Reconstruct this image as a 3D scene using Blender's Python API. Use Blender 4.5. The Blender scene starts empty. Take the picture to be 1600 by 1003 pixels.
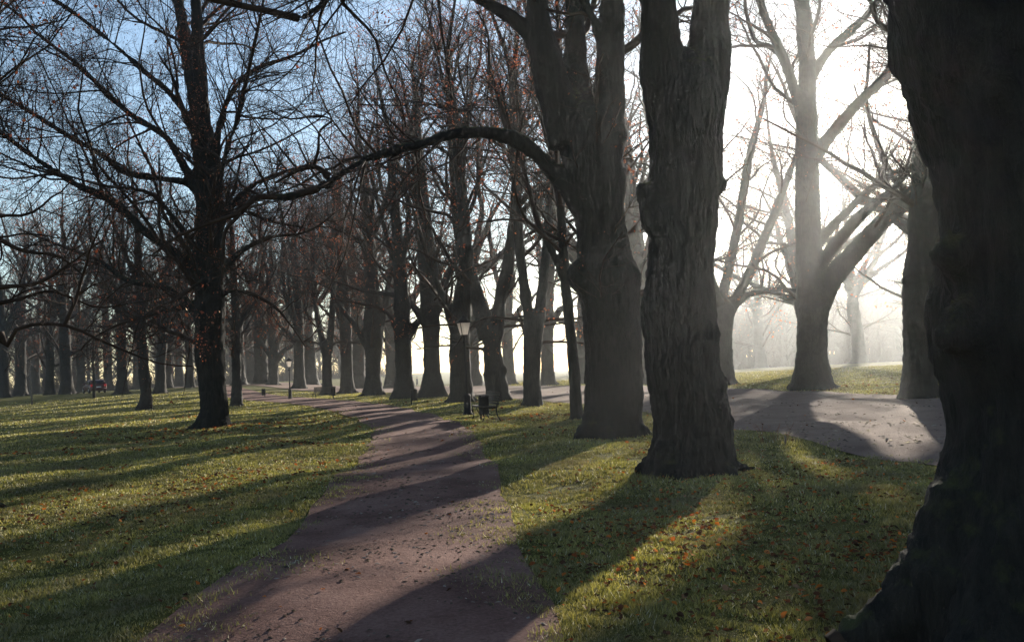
import bpy, math, random
import numpy as np
from mathutils import Matrix, Vector

scene = bpy.context.scene
C = scene.collection

# ------------------------------------------------------------------ camera
F = 1386.0                       # focal length in pixels of the 1600 px wide photograph
EYE = 1.6
PITCH, ROLL = math.radians(3.02), math.radians(2.83)
_r0 = np.array([1.0, 0, 0]); _u0 = np.array([0, -math.sin(PITCH), math.cos(PITCH)])
FWD = np.array([0, math.cos(PITCH), math.sin(PITCH)])
RIGHT = _r0 * math.cos(ROLL) - _u0 * math.sin(ROLL)
UP = _u0 * math.cos(ROLL) + _r0 * math.sin(ROLL)
cam_d = bpy.data.cameras.new('camera')
cam = bpy.data.objects.new('camera', cam_d); C.objects.link(cam)
cam_d.sensor_width = 36.0
cam_d.lens = 36.0 * F / 1600.0
cam_d.clip_start = 0.1; cam_d.clip_end = 3000
M = Matrix(((RIGHT[0], UP[0], -FWD[0], 0), (RIGHT[1], UP[1], -FWD[1], 0), (RIGHT[2], UP[2], -FWD[2], EYE), (0, 0, 0, 1)))
cam.matrix_world = M
scene.camera = cam
scene.render.resolution_x, scene.render.resolution_y = 1024, 641

# ------------------------------------------------------------------ sky, sun, exposure
SUN_AZ, SUN_EL = math.radians(22.5), math.radians(13.0)
world = bpy.data.worlds.new('World'); scene.world = world
world.use_nodes = True
nt = world.node_tree; nt.nodes.clear()
out = nt.nodes.new('ShaderNodeOutputWorld'); bg = nt.nodes.new('ShaderNodeBackground')
sky = nt.nodes.new('ShaderNodeTexSky'); sky.sky_type = 'NISHITA'; sky.sun_disc = False
sky.sun_elevation = SUN_EL; sky.sun_rotation = SUN_AZ
sky.air_density = 1.0; sky.dust_density = 0.35; sky.ozone_density = 1.5
bg.inputs['Strength'].default_value = 0.07
nt.links.new(sky.outputs[0], bg.inputs['Color']); nt.links.new(bg.outputs[0], out.inputs['Surface'])
sun_d = bpy.data.lights.new('sun', 'SUN'); sun_d.energy = 5.0; sun_d.angle = math.radians(0.5)
sun_d.color = (1.0, 0.9, 0.76)
sun = bpy.data.objects.new('sun', sun_d); C.objects.link(sun)
SUN_DIR = Vector((math.sin(SUN_AZ) * math.cos(SUN_EL), math.cos(SUN_AZ) * math.cos(SUN_EL), math.sin(SUN_EL)))
sun.rotation_euler = SUN_DIR.to_track_quat('Z', 'Y').to_euler()
scene.view_settings.view_transform = 'Standard'; scene.view_settings.look = 'None'
scene.view_settings.exposure = 1.68; scene.view_settings.gamma = 1.0
cy = scene.cycles
cy.max_bounces = 5; cy.diffuse_bounces = 2; cy.glossy_bounces = 2; cy.transmission_bounces = 4
cy.volume_bounces = 0; cy.transparent_max_bounces = 4
cy.use_denoising = True
HAZE_DENSITY = 0.00055

# ------------------------------------------------------------------ terrain
def ss(a, b, x):
    t = np.clip((np.asarray(x, float) - a) / (b - a), 0, 1)
    return t * t * (3 - 2 * t)

def hz(x, y):
    x = np.asarray(x, float); y = np.asarray(y, float)
    z = 1.1 * ss(55, 105, y) * ss(-16, -36, x)
    z = z - 1.3 * ss(105, 190, y) * ss(-40, -20, x)
    b = 0.035 * np.sin(x * 1.1 + 0.4 * y) + 0.03 * np.sin(0.9 * y - 0.5 * x + 1) + 0.02 * np.sin(1.7 * x + 1.3 * y + 2)
    return z + b * ss(70, 30, np.hypot(x, y))

def ray(px, py):
    return FWD + RIGHT * ((px - 800) / F) + UP * ((501.5 - py) / F)

def at_depth(px, py, d):
    r = ray(px, py)
    return np.array([0, 0, EYE]) + r * (d / r[1])

def flat(px, py):                 # where a photograph's ground pixel lies on level ground
    r = ray(px, py)
    return (np.array([0, 0, EYE]) + r * (-EYE / r[2]))[:2]

def smooth_line(pts, n):
    pts = np.asarray(pts, float)
    P = np.vstack([2 * pts[0] - pts[1], pts, 2 * pts[-1] - pts[-2]])
    seg = np.linalg.norm(np.diff(pts[:, :3], axis=0), axis=1); cum = np.concatenate([[0], np.cumsum(seg)])
    s = np.linspace(0, cum[-1], n); i = np.clip(np.searchsorted(cum, s, 'right') - 1, 0, len(pts) - 2)
    t = ((s - cum[i]) / np.maximum(seg[i], 1e-9))[:, None]
    p0, p1, p2, p3 = P[i], P[i + 1], P[i + 2], P[i + 3]
    return 0.5 * (2 * p1 + (p2 - p0) * t + (2 * p0 - 5 * p1 + 4 * p2 - p3) * t ** 2 + (3 * p1 - p0 - 3 * p2 + p3) * t ** 3)

def line_x(tab, y):               # x of an edge (given as y -> x) at y
    return np.interp(y, tab[:, 1], tab[:, 0])

# edges of the dirt path and of the wide gravel road on the ground
_l = [flat(*p) for p in [(215, 1003), (330, 925), (425, 860), (485, 800), (538, 742), (568, 706), (583, 681), (574, 664), (540, 650), (495, 638), (430, 629), (330, 624)]]
_r = [flat(*p) for p in [(880, 1003), (838, 905), (805, 820), (782, 762), (760, 706), (736, 677), (702, 657), (650, 641), (600, 632), (540, 626), (470, 621.5), (350, 617.5)]]
PATH_L = smooth_line([(-3.4, -3.0), (-2.6, 1.0)] + [tuple(p) for p in _l], 160)
PATH_R = smooth_line([(-0.9, -3.0), (-0.15, 1.0)] + [tuple(p) for p in _r], 160)
ROAD_N = np.array([(9.5, -6), (7.6, 2), (6.6, 7.5), (5.75, 11), (5.3, 15), (4.9, 20), (4.0, 28), (2.2, 38), (-2.2, 53), (-6.8, 66), (-17, 86), (-38, 116), (-60, 140)], float)
ROAD_F = np.array([(19, -6), (16.4, 6), (14.6, 16), (13.2, 26), (12.2, 36), (10.8, 48), (6.6, 62), (1.8, 73), (-4, 86), (-11.5, 101), (-32, 130), (-55, 156)], float)
ROAD_N, ROAD_F = smooth_line(ROAD_N, 140), smooth_line(ROAD_F, 140)
def ragged(L, s):
    q = np.arange(len(L)); d = np.gradient(L, axis=0); d /= np.linalg.norm(d, axis=1, keepdims=True); n = np.stack([-d[:, 1], d[:, 0]], 1)
    a = np.hypot(L[:, 0], L[:, 1])
    w = 0.03 * np.sin(q * 1.1 + s) + 0.035 * np.sin(q * 0.43 + 2 * s) + 0.02 * np.sin(q * 2.3 + s * 3)
    return L + n * (w * np.clip(a / 10, 0.6, 1.6))[:, None]
PATH_L, PATH_R = ragged(PATH_L, 1.0), ragged(PATH_R, 4.0); ROAD_N = ragged(ROAD_N, 2.0)
PATH_POLY = np.vstack([PATH_L, PATH_R[::-1]]); ROAD_POLY = np.vstack([ROAD_N, ROAD_F[::-1]])

def inside(poly, x, y):
    x = np.asarray(x, float); y = np.asarray(y, float); r = np.zeros(x.shape, bool)
    x0, y0 = poly[:, 0], poly[:, 1]; x1, y1 = np.roll(x0, -1), np.roll(y0, -1)
    for a, b, c, d in zip(x0, y0, x1, y1):
        if b == d: continue
        r ^= ((b > y) != (d > y)) & (x < (c - a) * (y - b) / (d - b) + a)
    return r

def on_way(x, y):
    return (inside(PATH_POLY, x, y) | inside(ROAD_POLY, x, y)).astype(float)

def edge_dist(poly, x, y):        # rough distance to the nearest boundary point
    d = np.full(np.shape(x), 1e9)
    for i in range(0, len(poly), 1):
        d = np.minimum(d, np.hypot(x - poly[i, 0], y - poly[i, 1]))
    return d

def ground_at(px, py):
    p = flat(px, py)
    for _ in range(8):
        z = float(hz(p[0], p[1])); r = ray(px, py)
        p = (np.array([0, 0, EYE]) + r * ((z - EYE) / r[2]))[:2]
    return np.array([p[0], p[1], z])

# ------------------------------------------------------------------ materials
def nodes(name):
    m = bpy.data.materials.new(name); m.use_nodes = True
    t = m.node_tree; t.nodes.clear()
    o = t.nodes.new('ShaderNodeOutputMaterial')
    return m, t, o

def N(t, typ, **kw):
    n = t.nodes.new(typ)
    for k, v in kw.items():
        if k.startswith('i_'):
            key = k[2:].replace('_', ' ')
            n.inputs[key].default_value = v
        else: setattr(n, k, v)
    return n

def ramp(t, fac, stops):
    r = t.nodes.new('ShaderNodeValToRGB'); e = r.color_ramp.elements
    while len(e) > 1: e.remove(e[-1])
    for k, (p, c) in enumerate(stops):
        if k == 0: e[0].position, e[0].color = p, (*c, 1)
        else:
            q = e.new(p); q.color = (*c, 1)
    t.links.new(fac, r.inputs[0]); return r.outputs[0]

def noise(t, vec, scale, detail=4, rough=0.6):
    n = N(t, 'ShaderNodeTexNoise'); n.inputs['Scale'].default_value = scale
    n.inputs['Detail'].default_value = detail; n.inputs['Roughness'].default_value = rough
    t.links.new(vec, n.inputs['Vector']); return n.outputs['Fac']

def mixc(t, fac, a, b):
    m = t.nodes.new('ShaderNodeMix'); m.data_type = 'RGBA'
    if isinstance(fac, float): m.inputs[0].default_value = fac
    else: t.links.new(fac, m.inputs[0])
    for v, s in ((a, 6), (b, 7)):
        if isinstance(v, tuple): m.inputs[s].default_value = (*v, 1)
        else: t.links.new(v, m.inputs[s])
    return m.outputs[2]

def simple(name, col, rough=0.6, metal=0.0, scale=20, var=0.35, bump=0.0, emit=None, spec=0.4):
    m, t, o = nodes(name)
    b = N(t, 'ShaderNodeBsdfPrincipled'); tc = N(t, 'ShaderNodeTexCoord')
    f = noise(t, tc.outputs['Object'], scale)
    c = ramp(t, f, [(0.3, tuple(x * (1 - var) for x in col)), (0.7, tuple(min(1, x * (1 + var)) for x in col))])
    t.links.new(c, b.inputs['Base Color'])
    b.inputs['Roughness'].default_value = rough; b.inputs['Metallic'].default_value = metal
    b.inputs['Specular IOR Level'].default_value = spec
    if bump:
        bp = N(t, 'ShaderNodeBump'); bp.inputs['Strength'].default_value = bump; bp.inputs['Distance'].default_value = 0.01
        t.links.new(f, bp.inputs['Height']); t.links.new(bp.outputs[0], b.inputs['Normal'])
    if emit:
        b.inputs['Emission Color'].default_value = (*emit[0], 1); b.inputs['Emission Strength'].default_value = emit[1]
    t.links.new(b.outputs[0], o.inputs['Surface']); return m

def bark_material(name, dark, light, moss):
    m, t, o = nodes(name)
    b = N(t, 'ShaderNodeBsdfPrincipled'); tc = N(t, 'ShaderNodeTexCoord')
    mp = N(t, 'ShaderNodeMapping'); mp.inputs['Scale'].default_value = (1, 1, 0.16)
    t.links.new(tc.outputs['Object'], mp.inputs['Vector'])
    ridge = noise(t, mp.outputs[0], 16, 6, 0.65); fine = noise(t, mp.outputs[0], 60, 3, 0.6)
    blotch = noise(t, tc.outputs['Object'], 1.3, 4, 0.6)
    c = ramp(t, ridge, [(0.32, dark), (0.62, light)])
    c = mixc(t, ramp(t, blotch, [(0.42, (0, 0, 0)), (0.62, (0.6, 0.6, 0.6))]), c, tuple(x * 0.55 for x in dark))
    if moss:
        g = N(t, 'ShaderNodeNewGeometry'); sx = N(t, 'ShaderNodeSeparateXYZ'); t.links.new(g.outputs['Normal'], sx.inputs[0])
        ad = N(t, 'ShaderNodeMath', operation='MULTIPLY_ADD'); t.links.new(sx.outputs[2], ad.inputs[0]); ad.inputs[1].default_value = 0.35
        t.links.new(noise(t, tc.outputs['Object'], 3.2, 5, 0.7), ad.inputs[2])
        c = mixc(t, ramp(t, ad.outputs[0], [(0.7, (0, 0, 0)), (0.92, (0.8, 0.8, 0.8))]), c, (0.04, 0.046, 0.01))
    t.links.new(c, b.inputs['Base Color']); b.inputs['Roughness'].default_value = 0.9
    b.inputs['Specular IOR Level'].default_value = 0.25
    h = N(t, 'ShaderNodeMath', operation='MULTIPLY_ADD'); t.links.new(fine, h.inputs[0]); h.inputs[1].default_value = 0.35; t.links.new(ridge, h.inputs[2])
    bp = N(t, 'ShaderNodeBump'); bp.inputs['Strength'].default_value = 1.0; bp.inputs['Distance'].default_value = 0.03
    t.links.new(h.outputs[0], bp.inputs['Height']); t.links.new(bp.outputs[0], b.inputs['Normal'])
    t.links.new(b.outputs[0], o.inputs['Surface']); return m

def leafy_material(name, stops, trans, rough=0.5, gloss=0.06, by_pos=None):
    m, t, o = nodes(name)
    g = N(t, 'ShaderNodeNewGeometry')
    f = g.outputs['Random Per Island']
    c = ramp(t, f, stops)
    if by_pos:
        tc = N(t, 'ShaderNodeTexCoord'); n = noise(t, tc.outputs['Object'], by_pos[0], 4, 0.6)
        c = mixc(t, ramp(t, n, [(by_pos[2], (0, 0, 0)), (by_pos[3], (1, 1, 1))]), c, by_pos[1])
    d = N(t, 'ShaderNodeBsdfDiffuse'); tr = N(t, 'ShaderNodeBsdfTranslucent'); gl = N(t, 'ShaderNodeBsdfGlossy')
    gl.inputs['Roughness'].default_value = rough; gl.inputs['Color'].default_value = (1, 0.95, 0.75, 1)
    t.links.new(c, d.inputs['Color']); t.links.new(c, tr.inputs['Color'])
    m1 = N(t, 'ShaderNodeMixShader'); m1.inputs[0].default_value = trans
    t.links.new(d.outputs[0], m1.inputs[1]); t.links.new(tr.outputs[0], m1.inputs[2])
    m2 = N(t, 'ShaderNodeMixShader'); m2.inputs[0].default_value = gloss
    t.links.new(m1.outputs[0], m2.inputs[1]); t.links.new(gl.outputs[0], m2.inputs[2])
    t.links.new(m2.outputs[0], o.inputs['Surface']); return m

def earth_material(name, stops, scale_fine, bump_d, stones):
    m, t, o = nodes(name)
    b = N(t, 'ShaderNodeBsdfPrincipled'); tc = N(t, 'ShaderNodeTexCoord')
    n1 = noise(t, tc.outputs['Object'], scale_fine, 6, 0.7); n2 = noise(t, tc.outputs['Object'], 0.9, 5, 0.6)
    mx = N(t, 'ShaderNodeMath', operation='MULTIPLY_ADD'); t.links.new(n2, mx.inputs[0]); mx.inputs[1].default_value = 0.8
    hf = N(t, 'ShaderNodeMath', operation='MULTIPLY'); t.links.new(n1, hf.inputs[0]); hf.inputs[1].default_value = 0.5
    t.links.new(hf.outputs[0], mx.inputs[2])
    c = ramp(t, mx.outputs[0], stops)
    v = N(t, 'ShaderNodeTexVoronoi'); v.inputs['Scale'].default_value = stones; t.links.new(tc.outputs['Object'], v.inputs['Vector'])
    c = mixc(t, ramp(t, v.outputs['Distance'], [(0.07, (0.55, 0.55, 0.55)), (0.16, (0, 0, 0))]), c, (0.24, 0.2, 0.17))
    lt = noise(t, tc.outputs['Object'], 14, 3, 0.8)
    c = mixc(t, ramp(t, lt, [(0.66, (0, 0, 0)), (0.72, (0.7, 0.7, 0.7))]), c, (0.022, 0.015, 0.012))
    t.links.new(c, b.inputs['Base Color']); b.inputs['Roughness'].default_value = 1.0
    b.inputs['Specular IOR Level'].default_value = 0.06
    bp = N(t, 'ShaderNodeBump'); bp.inputs['Strength'].default_value = 0.9; bp.inputs['Distance'].default_value = bump_d
    ad = N(t, 'ShaderNodeMath', operation='ADD'); t.links.new(n1, ad.inputs[0]); t.links.new(lt, ad.inputs[1])
    t.links.new(ad.outputs[0], bp.inputs['Height']); t.links.new(bp.outputs[0], b.inputs['Normal'])
    t.links.new(b.outputs[0], o.inputs['Surface']); return m

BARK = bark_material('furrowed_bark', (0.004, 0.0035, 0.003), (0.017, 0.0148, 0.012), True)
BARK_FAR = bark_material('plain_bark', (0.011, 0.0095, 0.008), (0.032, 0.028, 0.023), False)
TWIG = simple('twig_bark', (0.032, 0.02, 0.014), 0.75, scale=3, var=0.35, spec=0.08)
DEADLEAF = leafy_material('withered_leaf', [(0.0, (0.13, 0.024, 0.01)), (0.5, (0.24, 0.05, 0.014)), (0.8, (0.09, 0.025, 0.015)), (1.0, (0.42, 0.12, 0.03))], 0.6, gloss=0.05)
LITTER = leafy_material('fallen_leaf', [(0.0, (0.03, 0.016, 0.01)), (0.45, (0.09, 0.036, 0.017)), (0.7, (0.24, 0.06, 0.017)), (0.92, (0.5, 0.15, 0.025)), (1.0, (0.16, 0.11, 0.07))], 0.35, rough=0.5, gloss=0.01)
GRASS = leafy_material('grass_blade', [(0.0, (0.045, 0.047, 0.008)), (0.5, (0.195, 0.182, 0.024)), (0.85, (0.36, 0.32, 0.055)), (0.965, (0.34, 0.27, 0.09)), (0.975, (0.6, 0.54, 0.36)), (1.0, (0.7, 0.66, 0.5))], 0.55, rough=0.6, gloss=0.09, by_pos=(0.55, (0.085, 0.062, 0.025), 0.45, 0.7))  # palest stops paint sunlit dew glints into the blade colour
TURF = earth_material('turf', [(0.35, (0.025, 0.021, 0.008)), (0.6, (0.07, 0.07, 0.015)), (0.85, (0.12, 0.11, 0.03))], 45, 0.05, 9)
EARTH = earth_material('trodden_earth', [(0.4, (0.034, 0.017, 0.0145)), (0.6, (0.125, 0.066, 0.055)), (0.82, (0.23, 0.136, 0.112))], 38, 0.018, 42)
GRAVEL = earth_material('fine_gravel', [(0.4, (0.09, 0.058, 0.047)), (0.62, (0.155, 0.104, 0.083)), (0.85, (0.2, 0.14, 0.115))], 55, 0.012, 50)

# ------------------------------------------------------------------ mesh helpers
def link(name, me, mat=None, parent=None):
    o = bpy.data.objects.new(name, me); C.objects.link(o)
    if mat and me is not None and not me.materials: me.materials.append(mat)
    if parent is not None: o.parent = parent
    return o

def mesh_np(name, verts, faces, smooth=True):
    """faces: list of int arrays (n,3) / (n,4)"""
    me = bpy.data.meshes.new(name)
    verts = np.asarray(verts, np.float32)
    faces = [np.asarray(f, np.int32) for f in (faces if isinstance(faces, list) else [faces]) if len(f)]
    me.vertices.add(len(verts)); me.vertices.foreach_set('co', verts.ravel())
    tot = np.concatenate([np.full(len(f), f.shape[1], np.int32) for f in faces])
    idx = np.concatenate([f.ravel() for f in faces])
    me.loops.add(len(idx)); me.loops.foreach_set('vertex_index', idx)
    me.polygons.add(len(tot))
    st = np.concatenate([[0], np.cumsum(tot)[:-1]]).astype(np.int32)
    me.polygons.foreach_set('loop_start', st); me.polygons.foreach_set('loop_total', tot)
    if smooth: me.polygons.foreach_set('use_smooth', np.ones(len(tot), bool))
    me.update(calc_edges=True); me.validate()
    return me

def tubes(P, R, sides, cap=False):
    """P (n,k,3), R (n,k) -> verts, quads(, caps)"""
    n, k, _ = P.shape
    T = np.empty_like(P); T[:, 1:-1] = P[:, 2:] - P[:, :-2]; T[:, 0] = P[:, 1] - P[:, 0]; T[:, -1] = P[:, -1] - P[:, -2]
    T /= np.maximum(np.linalg.norm(T, axis=2, keepdims=True), 1e-9)
    ax = P[:, -1] - P[:, 0]; ax /= np.maximum(np.linalg.norm(ax, axis=1, keepdims=True), 1e-9)
    ref = np.where(np.abs(ax[:, 2:3]) > 0.8, np.array([[1.0, 0.3, 0]]), np.array([[0, 0, 1.0]]))[:, None, :]
    U = np.cross(T, np.broadcast_to(ref, T.shape)); U /= np.maximum(np.linalg.norm(U, axis=2, keepdims=True), 1e-9)
    V = np.cross(T, U)
    a = np.arange(sides) * 2 * math.pi / sides
    ring = U[:, :, None, :] * np.cos(a)[None, None, :, None] + V[:, :, None, :] * np.sin(a)[None, None, :, None]
    verts = (P[:, :, None, :] + ring * R[:, :, None, None]).reshape(-1, 3)
    base = (np.arange(n)[:, None, None] * k + np.arange(k - 1)[None, :, None]) * sides
    j = np.arange(sides)[None, None, :]; j2 = (j + 1) % sides
    q = np.stack([base + j, base + j2, base + sides + j2, base + sides + j], -1).reshape(-1, 4)
    if not cap: return verts, q
    tri = []
    v2 = [verts]; off = len(verts)
    c0 = off + np.arange(n); c1 = off + n + np.arange(n)
    verts = np.vstack([verts, P[:, 0], P[:, -1]])
    b0 = (np.arange(n) * k * sides)[:, None]; b1 = b0 + (k - 1) * sides
    jj = np.arange(sides)[None, :]; jj2 = (jj + 1) % sides
    tri.append(np.stack([np.broadcast_to(c0[:, None], (n, sides)), b0 + jj2, b0 + jj], -1).reshape(-1, 3))
    tri.append(np.stack([np.broadcast_to(c1[:, None], (n, sides)), b1 + jj, b1 + jj2], -1).reshape(-1, 3))
    return verts, q, np.vstack(tri)

class Bag:                        # collects tubes of several kinds into one mesh
    def __init__(s): s.v = []; s.q = []; s.t = []; s.n = 0
    def add(s, v, q=None, t=None):
        s.v.append(v)
        if q is not None and len(q): s.q.append(np.asarray(q) + s.n)
        if t is not None and len(t): s.t.append(np.asarray(t) + s.n)
        s.n += len(v)
    def tube(s, pts, rad, sides=8):
        P = np.asarray(pts, float)[None]; R = np.broadcast_to(np.asarray(rad, float), (P.shape[1],))[None]
        v, q, t = tubes(P, R, sides, True); s.add(v, q, t)
    def box(s, lo, hi, M=None, taper=1.0):
        (x0, y0, z0), (x1, y1, z1) = lo, hi
        cx, cy_ = (x0 + x1) / 2, (y0 + y1) / 2
        f = lambda x, c: c + (x - c) * taper
        v = np.array([(x0, y0, z0), (x1, y0, z0), (x1, y1, z0), (x0, y1, z0), (f(x0, cx), f(y0, cy_), z1), (f(x1, cx), f(y0, cy_), z1), (f(x1, cx), f(y1, cy_), z1), (f(x0, cx), f(y1, cy_), z1)])
        if M is not None: v = v @ np.asarray(M.to_3x3()).T + np.asarray(M.translation)
        s.add(v, [(0, 3, 2, 1), (4, 5, 6, 7), (0, 1, 5, 4), (1, 2, 6, 5), (2, 3, 7, 6), (3, 0, 4, 7)])
    def lathe(s, prof, sides=16, c=(0, 0)):
        P = np.array([(c[0], c[1], z) for r, z in prof], float)[None]; R = np.array([r for r, z in prof], float)[None]
        v, q, t = tubes(P, np.maximum(R, 1e-4), sides, True); s.add(v, q, t)
    def mesh(s, name, smooth=True):
        return mesh_np(name, np.vstack(s.v), [np.vstack(x) for x in (s.q, s.t) if x], smooth)
    def build(s, name, mat, parent=None, smooth=False):
        return link(name, s.mesh(name, smooth), mat, parent)

def thing(name, label, cat, loc=(0, 0, 0), rotz=0.0, group=None):
    o = bpy.data.objects.new(name, None); C.objects.link(o)
    o.location = tuple(float(v) for v in loc); o.rotation_euler = (0, 0, rotz)
    o.empty_display_size = 0.3
    o['label'] = label; o['category'] = cat
    if group: o['group'] = group
    return o

def tag(o, label=None, cat=None, group=None, kind=None):
    if label: o['label'] = label
    if cat: o['category'] = cat
    if group: o['group'] = group
    if kind: o['kind'] = kind
    return o

# ------------------------------------------------------------------ ground, path, road
def graded(a, near, far, s0, g):
    v = [0.0]; s = s0
    while v[-1] < far:
        if v[-1] > near: s *= g
        v.append(v[-1] + s)
    v = np.array(v); return v
_p = graded(0, 26, 460, 0.3, 1.13)
gx = np.concatenate([-_p[::-1][:-1], _p])
gy = np.concatenate([-graded(0, 4, 40, 0.3, 1.3)[::-1][:-1], graded(0, 45, 460, 0.3, 1.1)])
X, Y = np.meshgrid(gx, gy); Z = hz(X, Y)
nx, ny = len(gx), len(gy)
i, j = np.meshgrid(np.arange(nx - 1), np.arange(ny - 1)); a = (j * nx + i).ravel()
ground = link('ground', mesh_np('ground', np.stack([X, Y, Z], -1).reshape(-1, 3), np.stack([a, a + 1, a + nx + 1, a + nx], -1)), TURF)
tag(ground, kind='structure')

def strip(name, A, B, mat, lift, across):
    t = np.linspace(0, 1, across)[None, :, None]
    G = A[:, None, :] * (1 - t) + B[:, None, :] * t
    z = hz(G[..., 0], G[..., 1]) + lift + 0.0004 * np.hypot(G[..., 0], G[..., 1])
    V = np.concatenate([G, z[..., None]], -1).reshape(-1, 3); n = len(A)
    i, j = np.meshgrid(np.arange(across - 1), np.arange(n - 1)); a = (j * across + i).ravel()
    o = link(name, mesh_np(name, V, np.stack([a, a + 1, a + across + 1, a + across], -1)), mat)
    tag(o, kind='structure'); return o
strip('path', PATH_L, PATH_R, EARTH, 0.012, 10)
strip('road', ROAD_N, ROAD_F, GRAVEL, 0.012, 24)

# ------------------------------------------------------------------ trees
def spawn(P, R, spacing, tmin, rng, ang, up, lf, lmin, lmax, rf, rmin, tmax=1.0):
    n, k, _ = P.shape
    L = np.linalg.norm(np.diff(P, axis=1), axis=2).sum(1)
    cnt = np.floor(L * (tmax - tmin) / spacing + rng.random(n)).astype(int)
    idx = np.repeat(np.arange(n), cnt); m = len(idx)
    if m == 0: return None
    t = tmin + (tmax - tmin) * rng.random(m)
    f = t * (k - 1); i = np.minimum(f.astype(int), k - 2); w = (f - i)[:, None]
    pos = P[idx, i] * (1 - w) + P[idx, i + 1] * w
    tan = P[idx, i + 1] - P[idx, i]; tan /= np.maximum(np.linalg.norm(tan, axis=1, keepdims=True), 1e-9)
    r = R[idx, i] * (1 - w[:, 0]) + R[idx, i + 1] * w[:, 0]
    q = rng.normal(size=(m, 3)); q -= (q * tan).sum(1, keepdims=True) * tan; q /= np.maximum(np.linalg.norm(q, axis=1, keepdims=True), 1e-9)
    th = np.radians(rng.uniform(ang[0], ang[1], m))[:, None]
    d = tan * np.cos(th) + q * np.sin(th); d[:, 2] += up; d /= np.linalg.norm(d, axis=1, keepdims=True)
    ln = np.clip(L[idx] * lf * (1.1 - 0.6 * t) * rng.uniform(0.55, 1.25, m), lmin, lmax)
    rr = np.maximum(r * rf * rng.uniform(0.7, 1.1, m), rmin)
    return pos, d, ln, rr

def march(pos, d, ln, rr, k, wander, trop, rng, tip):
    n = len(pos); P = np.empty((n, k + 1, 3)); P[:, 0] = pos; d = d.copy()
    for s in range(k):
        d = d + rng.normal(size=(n, 3)) * wander; d[:, 2] += trop
        d /= np.linalg.norm(d, axis=1, keepdims=True)
        P[:, s + 1] = P[:, s] + d * (ln / k)[:, None]
    R = rr[:, None] * np.linspace(1, tip, k + 1)[None, :]
    return P, R

def leaf_quads(pos, rng, size, droop=True):
    n = len(pos); d = rng.normal(size=(n, 3)); 
    if droop: d[:, 2] -= 1.0
    d /= np.linalg.norm(d, axis=1, keepdims=True)
    s = rng.normal(size=(n, 3)); s -= (s * d).sum(1, keepdims=True) * d; s /= np.linalg.norm(s, axis=1, keepdims=True)
    L = (size * rng.uniform(0.6, 1.3, n))[:, None]; nrm = np.cross(d, s)
    v = np.stack([pos, pos + d * L * 0.5 + s * L * 0.34 + nrm * L * 0.1, pos + d * L, pos + d * L * 0.5 - s * L * 0.34 + nrm * L * 0.1], 1).reshape(-1, 3)
    b = np.arange(n)[:, None] * 4
    return v, np.concatenate([b + np.array([[0, 1, 2]]), b + np.array([[0, 2, 3]])])

def resample(pts, rad, k):
    a = np.column_stack([pts, rad]); return smooth_line(a, k)

def extend(pts, rad, length, rng, up=0.12, wander=0.13, tip=0.035):
    pts = [np.asarray(p, float) for p in pts]; rad = list(rad)
    if length <= 0: return np.array(pts), np.array(rad)
    d = pts[-1] - pts[-2]; d /= np.linalg.norm(d); n = max(2, int(length / 1.2)); r0 = rad[-1]
    for s in range(n):
        d = d + rng.normal(size=3) * wander; d[2] += up * (0.6 if d[2] > 0.8 else 1); d /= np.linalg.norm(d)
        pts.append(pts[-1] + d * length / n); rad.append(r0 + (min(tip, r0) - r0) * ((s + 1) / n) ** 0.8)
    return np.array(pts), np.array(rad)

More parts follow.
